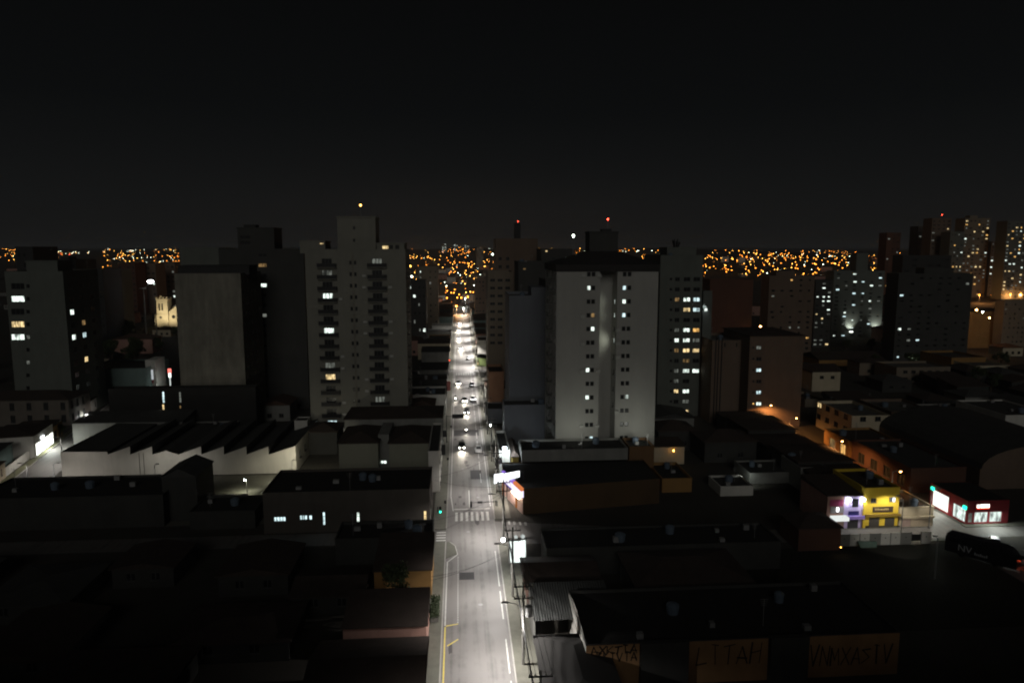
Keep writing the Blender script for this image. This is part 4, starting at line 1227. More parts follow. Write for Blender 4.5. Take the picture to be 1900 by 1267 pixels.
h1 = pb("house", "small white house with lit yellow window strip amid dark roofs", "house", 1337, 1398, 903, 136, 7, C_WHT, M_FIBRE, fwins=[(1372, 923, 12, 5, 'y'), (1345, 923, 6, 5, 'd'), (1385, 923, 6, 5, 'd')], par=0.3)
h2 = pb("house", "long grey house with white lit eaves end right of the small white house", "house", 1392, 1482, 878, 143, 9, C_GRY, M_FIBRE, fwins=[(1415, 895, 12, 8, 'd', 'double'), (1450, 895, 12, 8, 'd', 'double')], par=0.3)
pp = P(1384, 889, 142)
light('SPOT', "yard_lamp", h2, (pp[0] - h2.location.x, -1.5, pp[1] + 1.2), 150, (0.9, 1, 0.92), 0.2, (0.2, 0.6, -1), 150, 0.5)
pb("house", "grey end house beside the pink shop", "house", 1486, 1534, 868, 138, 9, C_GRY, M_FIBRE, par=0.3)

# ---- row of shops facing the side street on the right
YK = 118.0
def shopx(px):
    return P(px, 950, YK)[0]
pk = pb("shop", "pink and maroon two storey shop with white lit awning", "shop", 1536, 1566.6, 921, YK, 10, C_PNK, M_TILE, roof='shed', rise=0.9, over=0.1)
def sp(root, px0, px1, py0, py1, d0, d1, name, mat, Y=YK):
    """flat panel / ledge on a shop front given by its outline in the photograph"""
    x0, z1 = P(px0, py0, Y); x1, z0 = P(px1, py1, Y)
    rx, ry, rz_ = root.location
    return MB().box(x0 - rx, x1 - rx, -d1, -d0, z0, z1).build(name, mat, root)
sp(pk, 1540, 1564, 927, 938, 0.003, 0.10, "panel", pm("maroon_panel", (0.30, 0.04, 0.12), 0.6, 0.2, 1))
sp(pk, 1541, 1565, 940, 951, 0.003, 0.08, "window", pm("window_pane_pale", (0.30, 0.28, 0.28), 0.4, 0.3, 1))
sp(pk, 1552, 1555, 941, 948, 0.082, 0.2, "wall_lamp", em("lamp_cold_small", (0.95, 0.95, 1.0), 6))
sp(pk, 1540, 1569, 956, 962, 0.003, 1.2, "awning", em("awning_backlit", (0.92, 0.97, 0.93), 0.9))
sp(pk, 1543, 1565, 964, 980, 0.003, 0.05, "shutter", pm("shutter_brown", (0.22, 0.15, 0.12), 0.6, 0.2, 1))
lk = pb("shop", "lilac shop front washed by two glaring white floodlights", "shop", 1567.2, 1604.6, 921, YK, 10, C_LIL, M_TILE, roof='shed', rise=0.9, over=0.1)
sp(lk, 1582, 1592, 925, 940, 0.003, 0.08, "window", M_GLASS)
sp(lk, 1574, 1593, 948, 955, 0.003, 0.12, "sign_board", pm("navy_sign", (0.02, 0.02, 0.10), 0.5, 0.2, 1))
sp(lk, 1571, 1602, 956, 961, 0.003, 0.5, "awning", pm("awning_violet", (0.28, 0.20, 0.55), 0.7, 0.2, 1))
sp(lk, 1573, 1591, 962, 981, 0.003, 0.06, "shutter", pm("shutter_dark", (0.035, 0.035, 0.04), 0.6, 0.2, 1))
for px in (1573, 1599):
    X, Z = P(px, 924, YK)
    l_ = sp(lk, px - 3.2, px + 3.2, 922.5, 927.5, 0.35, 0.6, "floodlight", em("flood_face", (0.92, 0.97, 1.0), 14))
    light('SPOT', "floodlight_beam", lk, (X - lk.location.x, -0.75, Z - 0.3), 230, (0.9, 0.94, 1.0), 0.2, (0, 0.75, -1), 150, 0.6)
yk = pb("shop", "bright yellow two storey shop with two dark roller doors", "shop", 1605.2, 1670, 906, YK - 0.3, 11, C_YEL, M_TILE, roof='flat', par=0.4,
        fwins=[(1621, 928, 12, 9, 'd', 'sash'), (1656, 926, 13, 9, 'm', 'sash')])
sp(yk, 1619.5, 1656, 940, 949, 0.003, 0.14, "sign_board", pm("sign_dark", (0.045, 0.03, 0.02), 0.6, 0.3, 1), YK - 0.3)
sp(yk, 1605.2, 1669, 953.5, 956, 0.003, 0.4, "ledge", pm("ledge_dark", (0.20, 0.13, 0.02), 0.8, 0.2, 1), YK - 0.3)
for (p0, p1) in ((1613, 1630), (1642, 1658)):
    d_ = sp(yk, p0, p1, 960, 982, 0.003, 0.06, "roller_door", pm("roller_dark", (0.055, 0.05, 0.045), 0.5, 0.2, 2), YK - 0.3)
for (p0, p1) in ((1605.4, 1612.6), (1630.4, 1641.6), (1658.4, 1669.6)):
    sp(yk, p0, p1, 975, 982.5, 0.003, 0.05, "plinth", M_BLACK, YK - 0.3)
sp(yk, 1656.5, 1660, 923, 931, 0.0, 0.12, "lit_pane", em("pane_white", (0.95, 0.97, 1.0), 2.0), YK - 0.3)
ck = pb("shop", "single storey cream shop with three roller doors right of the yellow shop", "shop", 1670.6, 1733, 942, YK, 9, C_CRM, M_TILE, roof='flat', par=0.4)
for (p0, p1, mt) in ((1673, 1688, "roller_rose"), (1691, 1708, "roller_cream"), (1710, 1728, "roller_cream")):
    sp(ck, p0, p1, 961, 984, 0.003, 0.06, "roller_door", pm(mt, (0.34, 0.25, 0.22) if mt == "roller_rose" else (0.46, 0.38, 0.28), 0.6, 0.2, 1))
sp(ck, 1671, 1732, 957.5, 959.5, 0.003, 0.3, "ledge", C_CRM)
# sign lettering on the yellow and lilac shops: pale illegible strokes
def text(body, parent, loc, size, mat, rz=0.0, name="lettering", rx=math.pi / 2, ext=0.01, align='CENTER', shear=0.0):
    cu = bpy.data.curves.new(name, 'FONT')
    cu.body = body
    cu.size = size
    cu.extrude = ext
    cu.align_x = align
    cu.align_y = 'CENTER'
    cu.shear = shear
    cu.resolution_u = 2
    o = link(name, cu, parent, loc)
    o.rotation_euler = (rx, 0, rz)
    cu.materials.append(mat)
    me = bpy.data.meshes.new_from_object(o.evaluated_get(bpy.context.evaluated_depsgraph_get()))
    bpy.data.objects.remove(o)
    o = link(name, me, parent, loc)
    o.rotation_euler = (rx, 0, rz)
    return o
M_DIMTXT = pm("sign_letter_dim", (0.35, 0.26, 0.10), 0.7, 0.2, 2)
ql = random.Random(3)
lx = P(1622.5, 945, YK - 0.3)[0] - yk.location.x
lz = P(1622, 944.6, YK - 0.3)[1]
for k in range(9):
    wl3 = ql.uniform(0.16, 0.28)
    MB().box(lx, lx + wl3, -0.16, -0.142, lz - 0.15, lz + ql.choice([0.1, 0.16, 0.22])).build("lettering", M_DIMTXT, yk)
    lx += wl3 + 0.09
# concrete panel fence in front of the shops
YF = 110.6
fx0 = P(1557, 1000, YF)[0]
fn = thing("panel_fence", "pale concrete panel fence in front of the colourful shops", "fence", (fx0, YF, 0))
pw_ = (P(1709, 1000, YF)[0] - fx0) / 8
for k in range(9):
    if k != 7:
        b = MB().box(0.03, pw_ - 0.03, 0, 0.10, 0, 2.05)
        o = b.build("wall_panel", C_WHT if k % 3 else C_GRY, fn, (k * pw_, 0, 0))
        MB().box(pw_ / 2 - 0.09, pw_ / 2 + 0.09, -0.02, -0.002, 1.15, 1.33).build("vent", M_BLACK, o)
    else:
        MB().box(0.03, pw_ - 0.03, 0.0, 0.06, 0.55, 1.7).build("gate", M_BLACK, fn, (k * pw_, 0, 0))
    MB().box(-0.09, 0.09, -0.03, 0.13, 0, 2.15).build("fence_post", C_GRY, fn, (k * pw_, 0, 0))
struct(MB().box(62, 84.4, 111.2, 112.3, 0, 0.13).build("pavement", M_PAVE))
struct(MB().box(45, 84.4, 116.6 + 0.9, 117.65, 0, 0.13).build("pavement", M_PAVE))
struct(MB().poly([(44, 84, 0.005), (84.4, 84, 0.005), (84.4, 110.4, 0.005), (44, 110.4, 0.005)]).build("car_park", pm("weedy_gravel", (0.034, 0.033, 0.027), 0.95, 0.6, 1.6, 0, 0, 0.1, 0.5)))
# bollard planters on the pavement before the shops
for k, px in enumerate((1603, 1644, 1685)):
    X, Y_ = G(px, 990)
    t = tag(MB().lathe([(0.16, 0.1), (0.16, 0.9), (0.2, 0.95), (0.2, 1.05), (0.05, 1.15)], 0, 0, 8).build("bollard", M_BLACK, None, (X, 111.8, 0.03)),
            ("dark bollard in front of the lilac shop", "dark bollard in front of the yellow shop", "dark bollard in front of the cream shop")[k], "bollard", "bollards before the shops")
# red corner store with glass fronts
rs_ = thing("corner_store", "red corner store with lit glass fronts and white roof sign", "store", (91.9, 118.0, 0))
FOOT.append((91.5, 106, 118, 134))
zr_ = 4.5
b = MB()
hl = [(0.4, 3.8, 0.3, 2.8), (5.0, 9.6, 0.3, 3.4)]
hf = [(1.5, 4.1, 0.4, 2.3), (4.4, 6.8, 0.4, 2.3)]
facade(b, 'F', 8, zr_, [(0.3, 1.2, 0.4, 2.2)] + hf, 0.2, (0, 8, 0, 10.3))
facade(b, 'L', 10.3, zr_, hl, 0.2, (0, 8, 0, 10.3))
facade(b, 'R', 10.3, zr_, [], 0.2, (0, 8, 0, 10.3)); facade(b, 'B', 8, zr_, [], 0.2, (0, 8, 0, 10.3))
b.build("wall", C_MAR, rs_)
MB().poly([(0, 0, zr_ - 0.05), (8, 0, zr_ - 0.05), (8, 10.3, zr_ - 0.05), (0, 10.3, zr_ - 0.05)]).build("roof", C_BLK, rs_)
M_STORE = lit("store_interior", (0.86, 1.0, 0.93), 1.2)
M_STORE2 = em("store_interior_bright", (0.95, 1.0, 0.92), 1.4)
for h in hf:
    MB().poly([(h[0], 0.2, h[2]), (h[1], 0.2, h[2]), (h[1], 0.2, h[3]), (h[0], 0.2, h[3])]).build("shop_window", M_STORE, rs_)
MB().poly([(0.3, 0.2, 0.4), (1.2, 0.2, 0.4), (1.2, 0.2, 2.2), (0.3, 0.2, 2.2)]).build("shop_window", KIND['m'], rs_)
for k, h in enumerate(hl):
    MB().poly([(0.2, h[0], h[2]), (0.2, h[1], h[2]), (0.2, h[1], h[3]), (0.2, h[0], h[3])]).build("shop_window", M_STORE2 if k else M_STORE, rs_)
MB().box(1.4, 4.2, -0.25, -0.01, 3.0, 4.0).build("sign_board", C_MAR, rs_)
M_SIGNW = em("sign_white_glow", (1.0, 0.97, 0.85), 3.0)
MB().box(1.6, 2.0, -0.4, -0.26, 3.3, 3.85).build("sign_letter_block", M_SIGNW, rs_)
MB().box(2.2, 3.9, -0.4, -0.26, 3.3, 3.9).build("sign_letter_block", M_SIGNW, rs_)
MB().box(1.6, 3.9, -0.38, -0.27, 3.08, 3.28).build("sign_underline", em("sign_red_glow", (1.0, 0.05, 0.02), 2.0), rs_)
for (yy, zz_) in ((0.5, 3.1), (9.4, 3.6)):
    MB().box(-0.3, -0.02, yy - 0.35, yy + 0.35, zz_ - 0.3, zz_ + 0.3).build("pharmacy_light", em("green_cross_glow", (0.02, 1.0, 0.55), 3), rs_)
light('AREA', "store_light", rs_, (4.0, -1.8, 3.4), 420, (0.9, 1, 0.93), 2.0, (0, -0.5, -1))
light('AREA', "store_light", rs_, (-1.5, 6, 3.4), 420, (0.95, 1, 0.9), 2.0, (-0.5, 0, -1))
struct(MB().box(89.5 + 1.51, 106, 116.8, 118.15, 0, 0.13).build("pavement", M_PAVE))
kd_ = bld("house", "dark house with red awning and white gate posts at the right edge", "house", P(1880, 960, 112)[0] + 6, P(1880, 960, 112)[0] + 16, 103, 110, 4.0, C_GRY, M_TILE2, roof='hip', rise=1.3, over=1.0,
          wins={'F': [(2, 1.6, 1.2, 2.2, 'd', 'plain')]})

pb("house", "low orange lit house at the far right below the slope of lamps", "house", 1800, 1862, 578, 338, 8, C_OCH, M_TILE, roof='hip', rise=1.5)
# ---- orange lit facades up the right-hand street
def R2(label, y0, y1, h, wall, wins, roofm=M_TILE, side=1, name="shop_house", roof='flat', depth=12, rise=1.2, cat="building"):
    if side > 0:
        return bld(name, label, cat, 92.2, 92.2 + depth, y0, y1, h, wall, roofm, wins={'L': wins, 'F': []}, roof=roof, par=0.4, rise=rise)
    return bld(name, label, cat, 83.2 - depth, 83.2, y0, y1, h, wall, roofm, wins={'R': wins}, roof=roof, par=0.4, rise=rise)
for k, (ya, yb, hh) in enumerate(((128.5, 140, 4.6), (141, 154, 5.2), (155, 166, 4.4), (167, 181, 5.4), (182, 189, 4.8))):
    R2(f"{('first', 'second', 'third', 'fourth', 'fifth')[k]} dark roofed house behind the yellow shop, left of the orange street", ya, yb, hh, C_DGR, [(3, 1.8, 2.0, 2.2, 'd'), (7, 1.8, 2.0, 2.2, 'd')], M_TILE, -1, "house", 'hip', 12, 0.8, "house")
R2("long brick red wall lit by orange street lamps on the right street", 135, 157, 5.2, C_RED, [(3 + 5.0 * k, 2, 2.6, 2.4, 'd') for k in range(4)], M_FIBRE)
R2("orange glowing low shop with lit doorway on the right street", 158, 170, 4.6, C_OCH, [(3, 1.8, 2.4, 2.6, 'o'), (8, 1.8, 2.4, 2.6, 'a')], M_TILE)
pb("apartment_block", "pale brown three storey block with two yellow windows", "building", 1581, 1652, 772, 172 + 0, 18, C_CRM, M_CONC,
   fwins=[], wins={'L': [(3 + 4.6 * k, z, 2.2, 1.4, {(0, 9.6): 'y', (0, 6.4): 'y', (1, 9.6): 'd'}.get((3 - k, z), 'd')) for k in range(4) for z in (3.2, 6.4, 9.6)], 'F': [(3 + 4 * k, z, 1.6, 1.2, 'd') for k in range(2) for z in (6.4, 9.6)]})
ab = pb("apartment_block", "brown flat block joined on the right of the pale brown block", "building", 1654, 1740, 764, 182, 16, C_BRN, M_CONC, fwins=[(1677, 790, 8, 14, 'm'), (1679, 811, 8, 7, 'w'), (1700, 790, 8, 8, 'd'), (1715, 790, 8, 8, 'd')])
pb("shop_house", "narrow orange lit facade with white upper window beside the brown tower", "building", 1494, 1526, 741, 214, 12, C_TAN, M_TILE, fwins=[(1499, 748, 12, 12, 'w', 'double'), (1515, 775, 8, 8, 'd'), (1507, 793, 8, 16, 'w', 'plain')])
pb("warehouse", "dark grey blank hall right of the narrow orange lit facade", "building", 1528, 1640, 750, 220, 20, C_BLUE, M_FIBRE)
pb("house", "small gabled house glowing orange by the right street", "house", 1533, 1560, 812, 196, 8, C_CRM, M_TILE, roof='gable', rise=2, over=0.2)
arch = thing("market_hall", "long arched roof hall in the dark right of the orange street", "hall", (0, 0, 0))
FOOT.append((108, 140, 128, 175))
b = MB(); q = MB()
ax0, ax1, ay0, ay1 = 108, 138, 136, 172
pr_ = [((ax0 + ax1) / 2 - 15 * math.cos(math.pi * k / 14), 4.5 + 5.0 * math.sin(math.pi * k / 14)) for k in range(15)]
for k in range(14):
    (xa, za), (xb, zb) = pr_[k], pr_[k + 1]
    MB().poly([(xa, ay0 - 0.3, za), (xb, ay0 - 0.3, zb), (xb, ay1, zb), (xa, ay1, za)]).build("roof_panel", M_FIBRE, arch)
b.poly([(ax0, ay0, 0), (ax1, ay0, 0)] + [(x, ay0, z - 0.03) for x, z in reversed(pr_)])
b.poly([(ax0, ay0, 0), (ax0, ay0, 4.5), (ax0, ay1, 4.5), (ax0, ay1, 0)])
b.build("wall", C_BRN, arch)
pb("warehouse", "pale blue white end wall at the right edge", "building", 1866, 1960, 771, 165, 18, C_WHT, M_FIBRE, par=0.3)
pb("warehouse", "grey hall left of the pale blue white end wall", "building", 1772, 1864, 775, 170, 16, C_GRY, M_FIBRE, par=0.3)
pb("apartment_block", "cream low block with rows of dark windows at the right edge", "building", 1812, 1874, 679, 262, 14, C_CRM, M_CONC, fwins=[(1820 + 14 * k, 688 + 12 * j, 9, 6, 'd') for k in range(4) for j in range(4)])
pb("warehouse", "orange lit wall building behind the cream low block", "building", 1766, 1830, 664, 275, 20, C_OCH, M_FIBRE)
pb("apartment_block", "grey low block with small dark windows left of the orange lit wall building", "building", 1664, 1764, 682, 250, 14, C_TAN, M_CONC, fwins=[(1680 + 15 * k, 690 + 13 * j, 9, 6, 'd') for k in range(6) for j in range(3)])
pb("house", "low white house with pale wall under the broad dark tower", "house", 1508, 1560, 690, 238, 12, C_CRM, M_TILE, roof='hip', rise=1.5, fwins=[(1525, 700, 8, 6, 'd'), (1545, 700, 8, 6, 'd')])
pb("warehouse", "long hall with orange lit wall below the orange lit brown tower", "building", 1520, 1640, 668, 290, 16, C_OCH, M_TILE, roof='gablex', rise=2.5, over=0.4)

# ================================================================== FOREGROUND BLOCKS
# graffiti block at the bottom right
YG = 75.0
gx0, gz = P(1088, 1197, YG); gx1, _ = P(1668, 1197, YG)
gr = bld("workshop_block", "ochre workshop block with black graffiti along its top at the bottom right", "building", gx0, gx1, YG, YG + 13, gz, pm("plaster_graffiti_ochre", (0.30, 0.17, 0.08), 0.9, 0.3, 0.3, 0.4), C_BLK, par=0.3, coping=C_DGR)
sw = MB()
zs = P(1069, 1146, YG + 6.5)[1]
sw.poly([(-0.02, 0, 0), (-0.02, 0, gz), (-0.02, 6.4, gz + 0.9), (-0.02, 12.8, gz), (-0.02, 12.8, 0)][::-1])
sw.build("side_wall", C_WHT, gr)
link("window", win_mesh(1.0, 1.4, 'd', M_FRAME, 'sash'), gr, (-0.06, 4.0, gz - 2.4), RZ['L'])
for (p0, p1) in ((1186, 1274), (1424, 1494)):  # dark boxes put where the wall has shaded recesses
    xa, xb = P(p0, 1230, YG)[0] - gx0, P(p1, 1230, YG)[0] - gx0
    MB().box(xa, xb, -0.75, -0.004, 0, gz + 0.35).build("recess_dark_box", C_DGR, gr)
M_TAG = pm("graffiti_paint", (0.012, 0.011, 0.010), 0.7, 0.2, 4)
M_OCHW = C_OBR
GL = {'A': [[(0, 0), (.5, 1), (1, 0)], [(.1, .35), (.95, .3)]], 'R': [[(0, 0), (.1, 1), (.8, .85), (.2, .5), (.9, 0)]], 'K': [[(0, 0), (.05, 1)], [(.9, 1), (.1, .45), (1, 0)]],
      'T': [[(0, .9), (1, 1)], [(.5, .95), (.45, 0)]], 'V': [[(0, 1), (.45, 0), (1, 1)]], 'I': [[(.5, 0), (.5, 1)], [(.25, 1), (.8, .95)]], 'H': [[(0, 0), (.1, 1)], [(.9, 0), (1, 1)], [(.05, .5), (.95, .6)]],
      'L': [[(.1, 1), (0, 0), (.9, .1)]], 'M': [[(0, 0), (.1, 1), (.5, .3), (.9, 1), (1, 0)]], 'X': [[(0, 1), (1, 0)], [(1, 1), (0, 0)]], 'S': [[(1, .9), (.1, .85), (.9, .4), (0, .05)]], 'N': [[(0, 0), (.1, 1), (.9, 0), (1, 1)]]}
qg = random.Random(4)
for (body, pxa, pxb, pya, pyb) in (("AXKTIA", 1096, 1183, 1199, 1210), ("ARKIVIA", 1092, 1183, 1211, 1224), ("LITAH", 1292, 1414, 1199, 1228), ("VNMXASIV", 1502, 1655, 1200, 1228)):
    xa, zt = P(pxa, pya, YG); xb, zb = P(pxb, pyb, YG)
    cwid = (xb - xa) / len(body)
    for i, ch_ in enumerate(body):
        g = MB()
        hh = (zt - zb) * qg.uniform(0.85, 1.1); sl = qg.uniform(-0.15, 0.25)
        for line in GL[ch_]:
            for (p0, p1) in zip(line[:-1], line[1:]):
                pa_ = Vector((xa - gx0 + cwid * (i + 0.05 + 0.8 * p0[0] + sl * p0[1] * 0.5), zb + hh * p0[1])); pb2 = Vector((xa - gx0 + cwid * (i + 0.05 + 0.8 * p1[0] + sl * p1[1] * 0.5), zb + hh * p1[1]))
                dd_ = (pb2 - pa_).normalized() * qg.uniform(0.05, 0.10); nn_ = Vector((-dd_.y, dd_.x))
                g.poly([(pa_.x - dd_.x + nn_.x, -0.012, pa_.y - dd_.y + nn_.y), (pa_.x - dd_.x - nn_.x, -0.012, pa_.y - dd_.y - nn_.y), (pb2.x + dd_.x - nn_.x, -0.012, pb2.y + dd_.y - nn_.y), (pb2.x + dd_.x + nn_.x, -0.012, pb2.y + dd_.y + nn_.y)])
        g.build("graffiti_letter", M_TAG, gr)
# lean-to with corrugated roof by the street
lt = thing("lean_to", "open lean-to with lamp lit corrugated metal roof beside the street", "shed", (9.0, 84.2, 0))
FOOT.append((9.0, 19.5, 83.5, 91.5))
MB().box(0, 10.2, 6.3, 6.5, 0, 4.9).box(0, 0.2, 0, 6.3, 0, 3.4).box(10.0, 10.2, 0, 6.3, 0, 3.4).build("wall", C_GRY, lt)
M_ZINC = pm("zinc_sheet", (0.075, 0.078, 0.076), 0.7, 0.35, 0.7, 0.2, 0.1)
for s in range(5):
    b = MB()
    x0 = s * 2.06
    nseg = 24
    prev = None
    for k in range(nseg + 1):
        x = x0 + 2.1 * k / nseg
        dz_ = 0.05 * math.cos(2 * math.pi * k / 4) + (0.012 if s % 2 else 0)
        cur = ((x, -0.4, 3.55 + dz_), (x, 6.7, 5.15 + dz_))
        if prev:
            b.poly([prev[0], cur[0], cur[1], prev[1]])
        prev = cur
    b.build("roof_sheet", M_ZINC, lt)
# dark foreground roofs either side
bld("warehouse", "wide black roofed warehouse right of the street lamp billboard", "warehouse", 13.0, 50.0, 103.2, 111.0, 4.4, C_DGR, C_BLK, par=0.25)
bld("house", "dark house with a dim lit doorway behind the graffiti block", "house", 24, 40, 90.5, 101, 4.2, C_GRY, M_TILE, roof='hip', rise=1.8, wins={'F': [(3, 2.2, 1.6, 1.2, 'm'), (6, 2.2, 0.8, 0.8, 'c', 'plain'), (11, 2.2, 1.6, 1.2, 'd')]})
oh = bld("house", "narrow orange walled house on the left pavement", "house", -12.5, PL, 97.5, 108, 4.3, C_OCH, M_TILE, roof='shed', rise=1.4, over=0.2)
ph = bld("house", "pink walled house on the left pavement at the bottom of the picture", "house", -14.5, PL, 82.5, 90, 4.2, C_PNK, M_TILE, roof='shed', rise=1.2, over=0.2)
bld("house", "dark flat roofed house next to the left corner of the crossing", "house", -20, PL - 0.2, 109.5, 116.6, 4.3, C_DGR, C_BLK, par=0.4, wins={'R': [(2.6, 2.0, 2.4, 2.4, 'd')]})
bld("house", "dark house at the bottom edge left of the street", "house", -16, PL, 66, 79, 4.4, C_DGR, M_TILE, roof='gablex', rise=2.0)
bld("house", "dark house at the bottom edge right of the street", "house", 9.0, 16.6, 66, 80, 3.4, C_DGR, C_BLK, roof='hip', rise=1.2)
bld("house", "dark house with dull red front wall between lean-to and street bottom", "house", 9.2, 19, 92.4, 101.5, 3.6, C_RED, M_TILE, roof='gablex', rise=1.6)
bld("house", "low brown house front below the colourful shops with brick wall end", "house", P(1478, 985, 110)[0], P(1556, 985, 110)[0], 109.2, 116, P(1500, 982, 109)[1], C_RED, M_TILE, roof='hip', rise=1.6, over=0.3)
FOOT.append((-3.9, 8.3, 0, 700)); FOOT.append((84, 92, 0, 620)); FOOT.append((40, 84, 84, 118)); FOOT.append((-90, -18, 126, 158))
FOOT.append((-125, 8, 115, 127)); FOOT.append((8, 160, 111.5, 127))
for t in range(-14, 110, 6):
    p = LS(t, 0)
    FOOT.append((p[0] - 18, p[0] + 5.5, p[1] - 4, p[1] + 4))

for k, (xa, xb, hh) in enumerate(((-130, -72, 28), (-70, -8, 29), (12, 66, 24.5), (68, 140, 28))):  # slabs added out of view to throw the foreground into shade
    bld("apartment_block", ("unseen slab added at far left to shade the foreground", "unseen slab added left of the street to shade the foreground", "unseen slab added right of the street to shade the foreground", "unseen slab added at far right to shade the foreground")[k],
        "building", xa, xb, 16, 27, hh, C_DK, C_BLK, par=0.6)
# ---- rows of low buildings along the main street, both sides
rowmats = [C_GRY, C_CRM, C_DGR, C_PNK, C_TAN, C_BRN, C_WHT, C_TEAL]
ORDN = ["first", "second", "third", "fourth", "fifth", "sixth", "seventh", "eighth", "ninth", "tenth", "eleventh", "twelfth", "thirteenth", "fourteenth", "fifteenth", "sixteenth", "seventeenth", "eighteenth", "nineteenth", "twentieth",
        "twenty-first", "twenty-second", "twenty-third", "twenty-fourth", "twenty-fifth", "twenty-sixth", "twenty-seventh", "twenty-eighth", "twenty-ninth", "thirtieth", "thirty-first", "thirty-second", "thirty-third", "thirty-fourth", "thirty-fifth"]
def street_row(side, y_start, y_end, label, group, seed):
    q = random.Random(seed)
    y = y_start
    num = 0
    while y < y_end:
        d = q.uniform(9, 17)
        if 284 < y + d and y < 294:
            y = 294.5
            continue
        h = q.choice([3.6, 4.2, 5.0, 6.4, 6.8, 7.2])
        dep = q.uniform(9, 16)
        x0, x1 = (PL - dep, PL) if side < 0 else (PR, PR + dep)
        if not taken(x0, x1, y, y + d, 0.1):
            ws = []
            f = 'R' if side < 0 else 'L'
            k = 2.2
            while k < d - 1.5:
                ws.append((k, 1.7, 2.0, 2.3, 'm' if q.random() < 0.15 else 'd', 'plain'))
                if h > 6:
                    ws.append((k, 5.1, 1.3, 1.3, 'd', 'sash'))
                k += 3.1
            rf = q.choice(['hip', 'flat', 'shed', 'gablex'])
            num += 1
            bld("shop_house", f"{ORDN[num - 1]} {label}, counted from the junction", "house", x0, x1, y, y + d - 0.2, h, q.choice(rowmats), q.choice([M_TILE, M_TILE2, M_FIBRE]), wins={f: ws}, roof=rf, rise=1.4, over=0.15, par=0.5, group=group)
        y += d
pb("house", "green walled low building with three lit windows right of the far street", "house", 884, 936, 665, 300, 12, C_GRE, M_FIBRE, fwins=[(887, 674, 4, 5, 'y', 'plain'), (908, 673.5, 7, 6, 'y', 'plain'), (924, 673, 7, 6, 'y', 'plain')], par=0.3)
pb("shop_house", "tall narrow brown house with lit orange band right of the street", "building", 907, 935, 690, 214, 14, pm("plaster_terracotta", (0.32, 0.17, 0.10), 0.9, 0.25, 0.3, 0.3), M_TILE)
pb("house", "blue grey low house by the lamp below the blank blue grey block", "house", 902, 934, 759, 200, 9, C_BLUE, M_FIBRE, par=0.3)
pb("warehouse", "blue grey hall at the foot of the blank blue grey block", "building", 935.5, 1030, 752, 178, 7, C_BLUE, M_FIBRE, par=0.3)
pb("shop_house", "orange lit low wall house left of the far street", "house", 796, 835, 627, 345, 12, C_OCH, M_FIBRE, par=0.3)
street_row(-1, 182.5, 590, "low shop house along the left of the far street", "shop houses lining the left of the street", 5)
street_row(1, 167, 590, "low shop house along the right of the far street", "shop houses lining the right of the street", 6)

# ---- unlit town blocks: houses in the dark
BLOCKS = [(-98, -7, 50, 113, 26, "unlit tiled house in the black lower left blocks", "unlit houses lower left", M_TILE),
          (9, 83, 79, 110, 18, "unlit tiled house in the black lower right blocks", "unlit houses lower right", M_TILE),
          (-95, -6, 160, 282, 26, "unlit tiled house in the dark block behind the factory", "unlit houses behind the factory", M_TILE2),
          (10, 82, 128, 282, 40, "unlit tiled house in the dark block between the two right streets", "unlit houses between the right streets", M_TILE),
          (93, 230, 126, 282, 34, "unlit tiled house right of the orange street", "unlit houses right of the orange street", M_TILE),
          (-260, -116, 170, 330, 24, "unlit tiled house left of the far left street", "unlit houses far left", M_TILE)]
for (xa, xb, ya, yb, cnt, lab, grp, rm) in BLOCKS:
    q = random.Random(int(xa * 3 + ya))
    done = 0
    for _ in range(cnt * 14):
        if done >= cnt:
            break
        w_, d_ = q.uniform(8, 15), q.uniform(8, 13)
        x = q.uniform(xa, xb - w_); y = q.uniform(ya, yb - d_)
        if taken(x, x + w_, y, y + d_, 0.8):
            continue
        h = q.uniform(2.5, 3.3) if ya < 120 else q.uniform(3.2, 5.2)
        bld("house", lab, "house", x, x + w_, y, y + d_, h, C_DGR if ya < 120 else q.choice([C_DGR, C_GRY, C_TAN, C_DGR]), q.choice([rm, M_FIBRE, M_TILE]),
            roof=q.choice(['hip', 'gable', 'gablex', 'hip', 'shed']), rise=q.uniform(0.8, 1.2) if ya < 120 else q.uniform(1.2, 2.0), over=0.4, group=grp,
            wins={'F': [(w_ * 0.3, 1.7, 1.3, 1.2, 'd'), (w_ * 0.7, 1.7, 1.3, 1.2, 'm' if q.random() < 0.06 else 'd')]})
        done += 1

